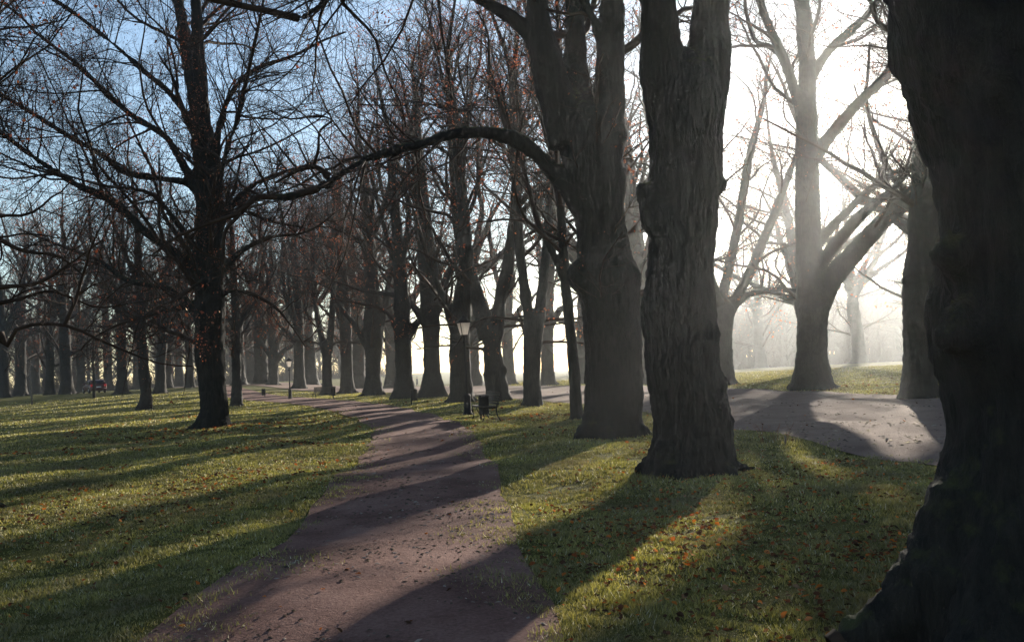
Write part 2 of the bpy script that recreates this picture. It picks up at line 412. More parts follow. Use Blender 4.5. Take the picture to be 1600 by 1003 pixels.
def build_tree(root, trunk, limbs, seed, detail=1.0, voxel=0.06, leaves=0.02, leaf_size=0.055, roots=True, bark=None,
               side_limbs=1.0, crown_from=2.2, knobs=(), droop=0.0, clusters=()):
    """trunk / limbs: lists of (pts (n,3), radii) in the tree's own space"""
    rng = np.random.default_rng(seed)
    bark = bark or BARK
    K = 18
    stems = [resample(p, r, K) for p, r in [trunk] + limbs]
    P0 = np.stack([s[:, :3] for s in stems]); R0 = np.maximum(np.stack([s[:, 3] for s in stems]), 0.012)
    tr = P0[0]
    # side limbs off the stems
    side = None
    if side_limbs > 0:
        s = spawn(P0, R0, 1.25 / side_limbs, 0.12, rng, (40, 75), 0.25, 0.55, 1.8, 6.0, 0.42, 0.03, 0.97)
        keep = (s[0][:, 2] > crown_from) & (s[3] > 0.025)
        s = tuple(v[keep] for v in s); s[3][:] = np.minimum(s[3], 0.11)
        side = march(*s, 10, 0.16, 0.02 - droop, rng, 0.25)
    stemsP, stemsR = P0, R0
    allP = [P0[1:]] if len(P0) > 1 else []
    # ---- solid wood
    bag = Bag()
    for p, r in zip(P0, R0):
        ok = r > voxel * 0.9
        if ok.sum() < 2: continue
        kk = int(np.max(np.nonzero(ok))) + 1
        pp, rr = resample(p[:kk], r[:kk], 26)[:, :3], resample(p[:kk], r[:kk], 26)[:, 3]
        v, q, t = tubes(pp[None], np.maximum(rr, voxel * 0.6)[None], 14, True); bag.add(v, q, t)
    for c, r in knobs:
        u = np.array([0.3, 0.2, 1.0]); u /= np.linalg.norm(u); tt = np.array([-0.98, -0.75, -0.35, 0, 0.35, 0.75, 0.98])
        v, q, t = tubes((c + u * tt[:, None] * r)[None], (r * np.sqrt(1 - tt ** 2))[None], 10, True); bag.add(v, q, t)
    if roots:
        rb = float(np.interp(0.9, P0[0][:, 2], R0[0])); nr = rng.integers(5, 8); a0 = rng.random() * 6.28
        for q_ in range(nr):
            a = a0 + q_ * 6.283 / nr + rng.uniform(-0.3, 0.3); u = np.array([math.cos(a), math.sin(a), 0]); s_ = rng.uniform(0.5, 1.5)
            c = tr[0] * np.array([1, 1, 0])
            bag.tube(resample([c + u * rb * 0.45 + np.array([0, 0, rb * 1.5 * s_]), c + u * rb * 0.85 + np.array([0, 0, rb * 0.5 * s_]), c + u * rb * 1.3 + np.array([0, 0, 0.05]), c + u * rb * 2.0 * s_ + np.array([0, 0, -0.2])], [rb * 0.3, rb * 0.34, rb * 0.24, rb * 0.12], 8)[:, :3], np.interp(np.linspace(0, 1, 8), [0, .33, .66, 1], [rb * 0.3, rb * 0.34, rb * 0.24, rb * 0.12]), 8)
    me = bag.mesh('trunk')
    o = link('trunk', me, bark, root)
    md = o.modifiers.new('r', 'REMESH'); md.mode = 'VOXEL'; md.voxel_size = voxel; md.use_smooth_shade = True
    sm = o.modifiers.new('s', 'SMOOTH'); sm.factor = 0.5; sm.iterations = 4 if voxel > 0.055 else 9
    for nm, (ns, st) in {'a': (0.9, 0.14), 'b': (0.2, 0.085)}.items():
        tx = bpy.data.textures.new('bark_' + nm, 'CLOUDS'); tx.noise_scale = ns * min(1.0, 0.35 + float(R0[0][0])); tx.noise_depth = 3
        dm = o.modifiers.new(nm, 'DISPLACE'); dm.texture = tx; dm.texture_coords = 'LOCAL'; dm.strength = st * min(1.0, 0.3 + float(R0[0][0])) * (0.45 if nm == 'b' and voxel <= 0.055 else 1); dm.mid_level = 0.5
    if voxel <= 0.055:
        tmp = bpy.data.objects.new('tmp', None); C.objects.link(tmp); tmp.scale = (1, 1, 5.5)
        for nm, ns, st in (('ridge', 0.1, 0.06), ('fissure', 0.045, 0.045)):
            tx = bpy.data.textures.new(nm, 'CLOUDS'); tx.noise_scale = ns; tx.noise_depth = 2; tx.noise_type = 'HARD_NOISE'
            dm = o.modifiers.new(nm, 'DISPLACE'); dm.texture = tx; dm.texture_coords = 'OBJECT'; dm.texture_coords_object = tmp; dm.strength = st * min(1.0, 0.2 + float(R0[0][0])); dm.mid_level = 0.4
        bpy.context.view_layer.update()
    dg = bpy.context.evaluated_depsgraph_get()
    new = bpy.data.meshes.new_from_object(o.evaluated_get(dg)); o.modifiers.clear()
    if voxel <= 0.055: bpy.data.objects.remove(tmp)
    new.materials.clear(); new.materials.append(bark); old = o.data; o.data = new; bpy.data.meshes.remove(old)
    # ---- branches and twigs
    cr = Bag()
    for p, r in zip(P0, R0):
        if r[-1] < voxel * 1.6:
            ok = np.nonzero(r < voxel * 1.6)[0]; s0 = max(0, ok[0] - 1)
            if len(p) - s0 >= 2: cr.add(*tubes(p[None, s0:], r[None, s0:], 6))
    srcP, srcR = [P0], [R0]
    pools = [(P0, R0)]
    if side is not None:
        cr.add(*tubes(side[0], side[1], 5)); pools.append(side)
    L1 = []
    for (p, r), tm, sp in zip(pools, (0.3, 0.12), (0.34, 0.3)):
        s = spawn(p, r, sp / detail, tm, rng, (30, 70), 0.15, 0.42, 0.9, 3.4, 0.4, 0.0066)
        if s is None: continue
        keep = s[0][:, 2] > crown_from; s = tuple(v[keep] for v in s); s[3][:] = np.minimum(s[3], 0.026)
        L1.append(march(*s, 6, 0.17, 0.03 - droop, rng, 0.3))
    p1 = np.concatenate([a for a, b in L1]); r1 = np.concatenate([b for a, b in L1])
    cr.add(*tubes(p1, r1, 4))
    s = spawn(p1, r1, 0.2 / detail, 0.15, rng, (28, 65), 0.08, 0.42, 0.4, 1.5, 0.5, 0.003)
    p2, r2 = march(*s, 4, 0.2, 0.02 - droop, rng, 0.45); cr.add(*tubes(p2, r2, 3))
    s = spawn(p2, r2, 0.125 / detail, 0.15, rng, (28, 60), 0.05, 0.5, 0.22, 0.65, 0.65, 0.0015)
    p3, r3 = march(*s, 3, 0.22, 0.0 - droop, rng, 0.5); cr.add(*tubes(p3, r3, 3))
    link('crown', cr.mesh('crown'), TWIG, root)
    if leaves > 0:
        pick = rng.random(len(p3)) < leaves * (0.6 + 10.0 * np.maximum(0, np.sin(p3[:, 0, 0] * 1.3 + seed) * np.sin(p3[:, 0, 2] * 0.9 + 2) * np.cos(p3[:, 0, 1])) )
        q = np.repeat(p3[pick, -1], 2, 0)
        for c, n, sp in clusters: q = np.vstack([q, c + rng.normal(size=(n, 3)) * sp * np.array([0.7, 0.7, 1.2])])
        if len(q):
            v, t = leaf_quads(q + rng.normal(size=q.shape) * 0.04, rng, leaf_size); lb = Bag(); lb.add(v, None, t)
            lb.build('withered_leaves', DEADLEAF, root)

def spec_tree(name, label, base, depth, trunk, limbs, seed, group=None, **kw):
    """trunk and limbs are drawn as (px, py, width px) in the photograph; each limb gets its own slant in depth"""
    rng = np.random.default_rng(seed + 77)
    b = at_depth(base[0], base[1], depth) if depth else ground_at(*base)
    d0 = b[1]; b[2] = float(hz(b[0], b[1]))
    root = thing(name, label, 'tree', b, 0, group)
    def conv(line, slope):
        pts, rad = [], []; off = 0; prev = None
        for q in line:
            p = at_depth(q[0], q[1], d0)
            if prev is not None: off += slope * np.linalg.norm(p - prev)
            prev = p; pts.append(at_depth(q[0], q[1], d0 + off) - b); rad.append(q[2] * 0.5 * (d0 + off) / F)
        return pts, rad
    tp, tr_ = conv(trunk['pts'], 0); tp[0][2] = min(tp[0][2], -0.12)
    if not trunk.get('ext'):      # close the trunk softly inside its fork
        e = tp[-1] - tp[-2]; e /= np.linalg.norm(e); w = tr_[-1]
        for f, q in ((0.55, 0.8), (1.0, 0.5), (1.25, 0.2)): tp.append(tp[-1] * 0 + tp[len(trunk['pts']) - 1] + e * w * f); tr_.append(w * q)
    T = extend(tp, tr_, trunk.get('ext', 0), rng, up=0.1)
    Ls = []
    for l in limbs:
        p, r = conv(l['pts'], l.get('dy', rng.uniform(-0.45, 0.45)))
        Ls.append(extend(p, r, l.get('ext', 0), rng, up=l.get('up', 0.1), tip=0.03))
    kw['knobs'] = [(at_depth(q[0], q[1], d0 - 0.15) - b, q[2] * 0.5 * d0 / F) for q in kw.get('knobs', ())]
    kw['clusters'] = [(at_depth(q[0], q[1], d0 - 0.3) - b, q[2], q[3] * d0 / F) for q in kw.get('clusters', ())]
    build_tree(root, T, Ls, seed, **kw)
    return root

def proto_tree(name, label, h, r, fork, nl, seed, loc, **kw):
    rng = np.random.default_rng(seed); root = thing(name, label, 'tree', loc)
    lean = rng.normal(size=2) * 0.03
    hs = np.array([-0.15, 0.35, 1.2, fork * 0.6, fork, h * 0.55, h * 0.8, h])
    tp = np.column_stack([lean[0] * hs + rng.normal(size=8) * 0.02 * np.abs(hs) ** 0.7, lean[1] * hs + rng.normal(size=8) * 0.02 * np.abs(hs) ** 0.7, hs])
    tr_ = np.array([1.45, 1.2, 1.0, 0.93, 0.9, 0.45, 0.22, 0.04]) * r
    limbs = []
    for k in range(nl):
        a = rng.random() * 6.28 if k else 0.0; z0 = fork * rng.uniform(0.8, 1.5); inc = rng.uniform(0.35, 0.9)
        f = np.interp(z0, hs, np.arange(8)); i = int(f); p0 = tp[i] * (1 - f + i) + tp[i + 1] * (f - i)
        d = np.array([math.cos(a) * math.sin(inc), math.sin(a) * math.sin(inc), math.cos(inc)])
        rr = r * rng.uniform(0.35, 0.6)
        limbs.append(extend([p0, p0 + d * 1.2], [rr * 1.2, rr], rng.uniform(0.45, 0.75) * (h - z0) + 2, rng, up=0.09, wander=0.11))
    for k in range(4):
        a = rng.random() * 6.28; z0 = rng.uniform(3.0, fork + 2.5)
        f = np.interp(z0, hs, np.arange(8)); i = int(f); p0 = tp[i] * (1 - f + i) + tp[i + 1] * (f - i)
        d = np.array([math.cos(a), math.sin(a), 0.45]); d /= np.linalg.norm(d); rr = r * rng.uniform(0.16, 0.28)
        limbs.append(extend([p0, p0 + d * 0.9], [rr * 1.2, rr], rng.uniform(4, 6.5), rng, up=0.02, wander=0.14))
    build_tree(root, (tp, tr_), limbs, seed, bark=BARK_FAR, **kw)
    return root

def copy_tree(src, loc, rot, scale, label, group=None):
    c = src.copy(); C.objects.link(c); c.location = tuple(float(v) for v in loc); c.rotation_euler = (0, 0, rot); c.scale = scale
    c['label'] = label
    if group: c['group'] = group
    for ch in src.children:
        k = ch.copy(); C.objects.link(k); k.parent = c
    return c

# ---- the great trees beside the path, drawn limb by limb
S = lambda *p, **k: dict(pts=list(p), **k)
spec_tree('bare_tree', 'huge black trunk filling the right edge of the view', (1660, 994), None,
    S((1684, 1000, 560), (1682, 950, 500), (1682, 861, 455), (1684, 781, 404), (1698, 645, 390), (1689, 557, 408), (1682, 497, 420), (1684, 440, 394), (1682, 339, 396), (1676, 279, 406), (1664, 207, 422), (1649, 136, 436), (1622, 60, 450), (1607, 0, 440), ext=0),
    [S((1540, 60, 260), (1500, -60, 240), (1470, -200, 220), ext=9, dy=-0.2), S((1660, 60, 280), (1690, -60, 260), (1720, -200, 240), ext=9, dy=0.2),
     S((1530, 800, 170), (1470, 885, 130), (1408, 945, 95), (1352, 985, 66), (1300, 1012, 40), dy=-0.05)],
    11, voxel=0.05, leaves=0.01, crown_from=7, side_limbs=0.8, detail=1.5, knobs=[(1492, 522, 80), (1490, 492, 56), (1470, 110, 70), (1482, 398, 64)])  # unseen crown overhead grown denser to cut sky light on the ground
spec_tree('bare_tree', 'thick two stemmed trunk with a round burr high on its left side', (1078, 740), None,
    S((1078, 745, 156), (1081, 715, 140), (1084, 690, 131), (1075, 620, 119), (1066, 540, 116), (1061, 470, 114), (1063, 400, 109), (1068, 345, 111), (1070, 270, 115), (1073, 200, 122), (1073, 150, 116)),
    [S((1046, 190, 74), (1036, 110, 70), (1029, 50, 66), (1027, 0, 63), (1022, -150, 56), ext=11, dy=-0.1),
     S((1098, 190, 78), (1104, 110, 72), (1109, 50, 66), (1111, 0, 64), (1120, -150, 58), ext=11, dy=0.15),
     S((1030, -60, 50), (960, -130, 34), (850, -170, 28), (700, -120, 22), (590, -60, 18), (530, -20, 15), (500, 12, 14), (476, 30, 13), (430, 20, 11), (380, 10, 10), (320, -2, 8), (270, -14, 5), dy=0.02)],
    12, voxel=0.035, leaves=0.02, crown_from=7.0, side_limbs=0.8, detail=1.5, knobs=[(1034, 345, 70), (1024, 322, 56), (1014, 306, 42), (1008, 300, 30), (1122, 290, 30), (1124, 600, 34), (1118, 640, 30)])  # crown above the view thickened to darken the shade below
spec_tree('bare_tree', 'massive trunk with a swollen waist and one long bough arching over the path', (955, 681), None,
    S((953, 686, 108), (957, 655, 97), (960, 590, 92), (958, 530, 90), (953, 470, 96), (947, 430, 104), (944, 398, 84), (938, 330, 84), (929, 271, 96), (921, 200, 100)),
    [S((893, 225, 74), (866, 140, 58), (848, 75, 50), (840, 20, 38), (836, -60, 34), ext=7, dy=-0.1),
     S((850, 95, 40), (830, 60, 30), (800, 28, 25), (748, -4, 20), (690, -45, 16), ext=3, dy=-0.3),
     S((908, 210, 50), (901, 110, 38), (899, 40, 33), (896, -40, 30), ext=7, dy=0.3),
     S((950, 240, 58), (953, 150, 48), (955, 60, 43), (957, -40, 40), ext=9, dy=-0.05),
     S((948, 90, 24), (930, 40, 18), (908, -5, 15), (880, -50, 12), ext=3),
     S((920, 335, 50), (893, 300, 36), (868, 272, 31), (832, 236, 29), (795, 214, 26), (740, 206, 21), (690, 214, 19), (640, 231, 17), (590, 241, 15), (545, 263, 14), (515, 288, 14), (480, 300, 12), (440, 310, 11), (395, 309, 10), (370, 335, 8), (330, 348, 6.5), (285, 365, 5), (238, 398, 3), dy=-0.12),
     S((397, 309, 9), (375, 335, 7), (352, 362, 6.5), (349, 400, 5), (346, 445, 3), dy=-0.2),
     S((519, 289, 14), (505, 268, 9), (488, 261, 8), (462, 268, 7), (430, 286, 4), dy=-0.4), S((489, 262, 6), (497, 235, 5), (500, 205, 4), (518, 188, 3), (490, 178, 2), dy=-0.3)],
    13, voxel=0.05, leaves=0.05, clusters=[(804, 96, 50, 8), (776, 122, 70, 10), (882, 165, 30, 9), (822, 14, 10, 6), (823, 142, 10, 6), (866, 150, 10, 6)], knobs=[(962, 210, 46), (915, 432, 60), (978, 432, 52), (512, 292, 15)], side_limbs=0.8)
spec_tree('bare_tree', 'broad spreading tree standing alone on the lawn left of the path', (335, 668), None,
    S((333, 671, 64), (334, 645, 45), (331, 589, 43), (328, 537, 48), (329, 480, 46), (328, 400, 45), (326, 330, 43), (322, 260, 38), (318, 200, 34)),
    [S((321, 230, 27), (316, 160, 23), (311, 90, 20), (306, 0, 17), (303, -80, 14), ext=6), S((312, 230, 24), (302, 150, 21), (291, 80, 19), (279, 0, 17), (272, -80, 14), ext=6),
     S((308, 215, 16), (290, 180, 12), (267, 147, 10), (235, 120, 9), (190, 80, 8), (120, 24, 6), (70, -10, 5), ext=2),
     S((316, 310, 22), (290, 265, 15), (260, 215, 12), (215, 187, 11), (167, 147, 9), (120, 100, 7), (60, 55, 5), ext=2),
     S((316, 305, 18), (290, 285, 13), (200, 271, 11), (160, 243, 10), (104, 211, 9), (40, 171, 7), (-20, 135, 5), ext=2),
     S((322, 440, 26), (285, 402, 18), (250, 380, 16), (222, 358, 15), (171, 311, 13), (131, 295, 11), (60, 251, 9), (0, 207, 7), (-50, 180, 5), ext=2),
     S((322, 505, 22), (292, 473, 13), (259, 450, 11), (223, 444, 10), (191, 434, 9), (151, 406, 7), (100, 386, 5), ext=2, up=-0.02),
     S((334, 260, 18), (344, 190, 11), (365, 140, 9), (400, 108, 7), (458, 88, 5), ext=2), S((336, 365, 18), (362, 320, 11), (395, 290, 8), (440, 270, 5), ext=2),
     S((334, 470, 16), (360, 455, 9), (395, 460, 7), (430, 480, 5), (452, 505, 3), ext=1, up=-0.05), S((318, 470, 16), (285, 480, 9), (240, 490, 7), (190, 505, 5), (150, 525, 3), ext=1, up=-0.05, dy=0.5), S((326, 450, 16), (318, 440, 10), (300, 450, 8), (270, 470, 5), ext=2.5, up=-0.06, dy=-1.5),
     S((336, 440, 14), (370, 398, 9), (420, 372, 6), (470, 365, 4), ext=1.5), S((325, 400, 20), (332, 350, 14), (350, 250, 10), (372, 180, 8), (395, 80, 6), ext=3, dy=-0.5),
     S((322, 420, 18), (300, 380, 12), (262, 330, 9), (230, 300, 6), (160, 290, 4), ext=2, dy=-0.7), S((330, 380, 16), (345, 340, 11), (380, 330, 8), (420, 345, 5), ext=2, dy=0.8, up=-0.05)],
    14, voxel=0.05, leaves=0.12, clusters=[(96, 62, 40, 9), (72, 95, 40, 9), (126, 36, 40, 9), (350, 80, 20, 9), (240, 170, 30, 9)], knobs=[(312, 535, 22)], side_limbs=1.2, detail=1.2)
spec_tree('bare_tree', 'tree across the road with several thick limbs slanting up to the right through sunbeams', (1270, 608), None,
    S((1270, 611, 76), (1271, 592, 56), (1269, 560, 47), (1269, 510, 46), (1270, 460, 49), (1265, 400, 42), (1262, 330, 38), (1261, 250, 37), (1260, 180, 33), (1262, 120, 27), (1258, 60, 25), (1253, 0, 24), ext=7),
    [S((1276, 475, 44), (1303, 432, 33), (1335, 395, 30), (1380, 346, 27), (1431, 298, 24), (1490, 250, 20), ext=4, dy=-0.1),
     S((1270, 405, 24), (1281, 377, 17), (1323, 331, 13), (1379, 281, 12), (1431, 259, 11), ext=3, dy=0.3),
     S((1272, 440, 28), (1291, 400, 20), (1339, 343, 17), (1371, 315, 14), (1395, 295, 10), ext=2, dy=-0.5),
     S((1266, 258, 24), (1283, 231, 20), (1311, 195, 18), (1347, 155, 17), (1387, 116, 15), ext=4, dy=-0.1),
     S((1262, 140, 18), (1275, 110, 15), (1299, 76, 14), (1355, 24, 12), ext=3, dy=0.3),
     S((1258, 200, 20), (1243, 147, 16), (1224, 92, 15), (1192, 16, 13), (1180, -40, 11), ext=4, dy=-0.1), S((1222, 88, 10), (1200, 72, 8), (1180, 64, 7), (1165, 15, 6), ext=2, dy=0.2)],
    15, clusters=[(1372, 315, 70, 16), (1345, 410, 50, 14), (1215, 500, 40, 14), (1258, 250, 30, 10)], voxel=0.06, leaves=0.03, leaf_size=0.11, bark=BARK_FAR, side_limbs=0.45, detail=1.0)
spec_tree('bare_tree', 'forked tree across the road with one low level limb reaching right, behind the burred trunk', (1133, 602), None,
    S((1133, 604, 38), (1132, 575, 29), (1131, 530, 26), (1133, 485, 30)),
    [S((1130, 490, 22), (1130, 462, 17), (1142, 405, 15), (1157, 330, 14), (1168, 259, 13), (1182, 200, 11), (1195, 150, 8), ext=4),
     S((1137, 490, 22), (1150, 465, 17), (1172, 425, 16), (1196, 368, 15), (1220, 307, 13), (1243, 247, 9), ext=3),
     S((1138, 490, 16), (1165, 463, 11), (1190, 456, 10), (1215, 452, 9), (1243, 455, 8), (1262, 452, 5), dy=0.1),
     S((1128, 485, 16), (1110, 430, 12), (1095, 360, 10), (1080, 280, 8), ext=4)],
    16, voxel=0.07, leaves=0.03, leaf_size=0.11, bark=BARK_FAR, side_limbs=0.8, detail=0.85)
spec_tree('bare_tree', 'dark trunk across the road casting a forked shadow, half hidden behind the black trunk', (1435, 622), None,
    S((1437, 625, 68), (1437, 600, 56), (1434, 562, 42), (1433, 529, 38), (1432, 466, 45), (1433, 442, 48), (1438, 410, 44), (1441, 350, 42), (1446, 280, 42), (1450, 150, 38), ext=8),
    [S((1446, 470, 36), (1475, 420, 32), (1530, 350, 28), (1580, 280, 24), ext=6, dy=-0.2), S((1450, 250, 26), (1480, 180, 22), (1530, 90, 18), ext=5, dy=0.3), S((1446, 330, 28), (1475, 230, 22), (1500, 120, 18), ext=6, dy=-0.6), S((1445, 300, 26), (1462, 200, 20), (1470, 90, 16), ext=6, dy=0.7), S((1446, 380, 26), (1490, 320, 20), (1550, 290, 15), ext=5, dy=0.5)],  # limbs after the second added, and crown thickened, to shade the near air
    17, voxel=0.06, leaves=0.02, knobs=[(1417, 438, 18)], side_limbs=0.9, detail=1.25, crown_from=5.0)
spec_tree('bare_tree', 'tree rooted outside the left edge, its thin dark boughs drooping into the view', (-115, 805), None,
    S((-115, 808, 150), (-115, 700, 112), (-112, 560, 104), (-110, 400, 95), (-105, 200, 80), ext=7),
    [S((-100, 560, 60), (-50, 535, 32), (-15, 518, 22), (2, 528, 18), (10, 541, 9), (28, 513, 6.5), (72, 506, 6), (112, 511, 5.5), (160, 533, 4.6), (207, 553, 3.5), (255, 569, 2.4), (300, 572, 1.5), dy=0.05),
     S((-100, 460, 50), (-40, 452, 16), (10, 448, 8), (60, 442, 6), (110, 412, 4), (160, 375, 2.5), dy=0.2), S((-100, 400, 50), (-40, 470, 14), (20, 470, 7), (80, 455, 5), (150, 480, 3.5), (200, 475, 2), dy=0.5),
     S((-100, 330, 50), (-40, 350, 16), (30, 390, 7), (90, 400, 5), (130, 430, 3), dy=0.3)],
    18, voxel=0.05, leaves=0.05, side_limbs=0.35, crown_from=1.9, droop=0.012, detail=1.3)

# ---- the row along the path, nearest first
ROW = 'bare trees in a row along the right side of the path'
def row(label, base, trunk, limbs, seed, **kw):
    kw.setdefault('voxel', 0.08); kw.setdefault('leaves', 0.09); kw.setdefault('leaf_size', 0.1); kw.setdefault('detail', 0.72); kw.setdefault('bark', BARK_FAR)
    q = np.random.default_rng(seed + 500); trunk['ext'] = trunk.get('ext', 0) + (3 if trunk.get('ext') else 0)
    top = trunk['pts'][-1]; mid = trunk['pts'][-2] if trunk.get('ext') else None
    for l in list(limbs):
        if l.get('ext', 0) > 3: l['ext'] += 3
    for k in range(4):            # upright stems that fill the crown in depth
        src = (trunk['pts'][-3:] if trunk.get('ext') else limbs[k % len(limbs)]['pts'][-3:])[k % 3]
        w = src[2] * q.uniform(0.4, 0.6); u = q.uniform(-0.45, 0.45); h = q.uniform(60, 90)
        limbs.append(S((src[0], src[1], w), (src[0] + u * h * 0.6, src[1] - h * 0.5, w * 0.85), (src[0] + u * h * 0.9, src[1] - h, w * 0.75), ext=q.uniform(6, 10), dy=q.uniform(-0.9, 0.9)))
    for k in range(3):            # low boughs that sag toward the lawn
        src = trunk['pts'][-1 - k % 2] if len(trunk['pts']) > 4 else trunk['pts'][-1]; w = src[2] * 0.3; sg = -1 if q.random() < 0.65 else 1
        limbs.append(S((src[0], src[1] + 6, w), (src[0] + sg * 14, src[1] - 4, w * 0.7), (src[0] + sg * 30, src[1] - 6, w * 0.55), ext=q.uniform(3, 5.5), up=-0.07, dy=q.uniform(-1, 1)))
    return spec_tree('bare_tree', label, base, None, trunk, limbs, seed, ROW, **kw)
row('slender leaning tree close on the left of the trunk with the arching bough', (902, 655),
    S((902, 658, 23), (898, 600, 19), (892, 520, 18), (885, 460, 18), (880, 400, 17), (877, 330, 15), (872, 260, 13), (866, 180, 12), ext=6),
    [S((885, 450, 13), (866, 400, 11), (848, 365, 10), (835, 330, 8), (820, 270, 6), ext=3)], 21, voxel=0.05, side_limbs=0.7)
row('straight trunk dividing into a narrow V, right of the bench and litter bin', (832, 634),
    S((832, 637, 36), (832, 615, 30), (831, 585, 27), (832, 540, 30), (834, 505, 32)),
    [S((829, 515, 20), (820, 450, 17), (813, 400, 16), (808, 330, 15), (803, 250, 12), (800, 150, 10), ext=4), S((840, 515, 20), (849, 440, 16), (853, 390, 15), (857, 320, 12), (862, 240, 10), ext=5)], 22)
row('knobbly trunk forking wide into a V, directly behind the bench and bin', (777, 627),
    S((778, 630, 48), (777, 610, 38), (773, 585, 34), (770, 550, 28), (768, 515, 32)),
    [S((760, 530, 28), (754, 490, 26), (741, 450, 24), (728, 410, 22), (718, 360, 20), (712, 290, 17), (705, 200, 14), ext=5), S((774, 530, 26), (779, 480, 22), (786, 450, 20), (793, 415, 19), (800, 360, 16), (806, 290, 14), (812, 200, 12), ext=5)], 23, knobs=[(761, 585, 14), (787, 578, 14)])
row('trunk right behind the near street lamp, with a thin mossy limb slanting left', (721, 629),
    S((722, 631, 44), (721, 612, 37), (719, 570, 33), (718, 520, 33), (722, 480, 32), (727, 440, 26), (728, 400, 24), (724, 330, 20), (716, 250, 17), (710, 170, 13), ext=4),
    [S((714, 530, 18), (697, 475, 12), (680, 435, 9), (667, 400, 8), (655, 360, 7), ext=3)], 24)
row('tall pillar like trunk swelling upward, next left of the one behind the street lamp', (676, 621),
    S((676, 624, 54), (676, 605, 36), (675, 580, 27), (674, 540, 26), (673, 490, 30), (671, 440, 34), (667, 400, 31), (662, 340, 24), (656, 270, 20), (650, 190, 15), ext=4),
    [S((680, 490, 18), (695, 440, 14), (708, 415, 13), (720, 370, 10), ext=3), S((668, 510, 16), (645, 478, 11), (620, 462, 9), (590, 458, 8), (560, 452, 6), ext=2, up=0.0)], 25)
row('stocky trunk throwing one limb up to the right, nearest the walker in the mist', (632, 623),
    S((632, 626, 50), (632, 605, 32), (631, 580, 27), (630, 540, 27), (629, 510, 28), (628, 470, 25), (624, 420, 21), (620, 350, 17), (612, 270, 14), ext=5),
    [S((636, 530, 16), (650, 506, 11), (664, 488, 9), (678, 455, 8), ext=3), S((624, 520, 13), (608, 492, 7), (590, 481, 6), (565, 475, 5), ext=2, up=0)], 26)
row('trunk with a goblet shaped swelling below its fork, by the path bend', (583, 618),
    S((583, 621, 40), (583, 600, 27), (583, 570, 24), (584, 545, 28), (583, 530, 34), (582, 490, 26), (580, 440, 24), (577, 380, 19), (570, 300, 15), ext=4),
    [S((578, 545, 16), (556, 510, 10), (540, 490, 8), (528, 475, 6), ext=2), S((588, 540, 14), (598, 500, 10), (606, 450, 8), ext=4)], 27)
row('plain upright trunk just right of the far bench and bin by the path bend', (543, 615),
    S((543, 618, 28), (542, 590, 20), (541, 540, 19), (539, 490, 19), (535, 430, 17), (530, 360, 13), ext=5), [S((538, 520, 9), (525, 480, 7), (515, 430, 6), ext=4)], 28)
row('tree split in a slim V, standing behind the far bench and bin', (511, 617),
    S((511, 620, 26), (511, 600, 16), (511, 565, 15), (510, 540, 18)),
    [S((507, 550, 11), (499, 510, 9), (494, 480, 8), (490, 430, 7), ext=5), S((514, 550, 12), (518, 500, 10), (521, 450, 9), (522, 380, 8), ext=5)], 29)
row('trunk with a wide foot just right of the far street lamp', (468, 613),
    S((468, 616, 30), (468, 592, 18), (467, 550, 16), (467, 520, 17), (464, 460, 14), (460, 400, 12), ext=5), [S((462, 535, 10), (445, 515, 7), (430, 505, 6), ext=2), S((470, 520, 9), (480, 470, 7), (488, 420, 6), ext=4)], 30)
row('thick limbed trunk between the farthest litter bin and the far street lamp', (427, 613),
    S((427, 616, 25), (427, 592, 16), (427, 565, 16), (428, 545, 16), (424, 490, 13), (420, 440, 10), ext=6), [S((430, 565, 11), (445, 547, 8), (458, 540, 6), ext=2), S((422, 555, 9), (405, 528, 6), (398, 490, 5), ext=3)], 31)
# second row, beyond the road
spec_tree('bare_tree', 'pale grey trunk beyond the road seen between the narrow V and the slender leaning tree', (857, 602), None,
    S((857, 605, 28), (856, 580, 21), (855, 540, 20), (856, 500, 19), (857, 450, 18), (862, 380, 15), ext=6), [S((858, 515, 13), (872, 488, 11), (885, 478, 8), ext=2), S((856, 470, 11), (845, 420, 9), (838, 350, 7), ext=4)], 32, voxel=0.09, leaf_size=0.13, detail=0.62, bark=BARK_FAR)
spec_tree('bare_tree', 'pale grey trunk beyond the road seen just right of the knobbly V trunk', (796, 601), None,
    S((796, 604, 28), (795, 580, 19), (793, 540, 18), (792, 490, 18), (795, 430, 16), (802, 360, 12), ext=6), [S((797, 510, 11), (815, 480, 9), (828, 470, 7), ext=2), S((792, 480, 10), (775, 430, 8), (765, 370, 7), ext=4)], 33, voxel=0.09, leaf_size=0.13, detail=0.62, bark=BARK_FAR)
# left lawn, middle distance
spec_tree('bare_tree', 'slim slightly leaning tree on the lawn, first to the left of the lone spreading one', (226, 640), None,
    S((226, 643, 30), (228, 625, 18), (226, 590, 17), (222, 540, 16), (220, 490, 14), (217, 430, 12), (215, 360, 9), ext=4), [S((221, 530, 9), (205, 500, 7), (190, 480, 5), ext=3), S((221, 490, 9), (240, 450, 7), (260, 420, 5), ext=3), S((219, 450, 8), (200, 410, 6), (185, 370, 5), ext=3)],
    34, voxel=0.06, leaf_size=0.12, leaves=0.06, bark=BARK_FAR)
spec_tree('bare_tree', 'thin trunk close on the right of the lone spreading tree', (370, 635), None,
    S((370, 638, 22), (370, 600, 15), (369, 550, 15), (368, 490, 13), (365, 430, 11), (362, 360, 8), ext=4), [S((369, 520, 8), (385, 490, 6), (400, 470, 5), ext=3), S((367, 470, 8), (352, 430, 6), (340, 400, 5), ext=3)],
    35, voxel=0.06, leaf_size=0.12, leaves=0.08, bark=BARK_FAR)

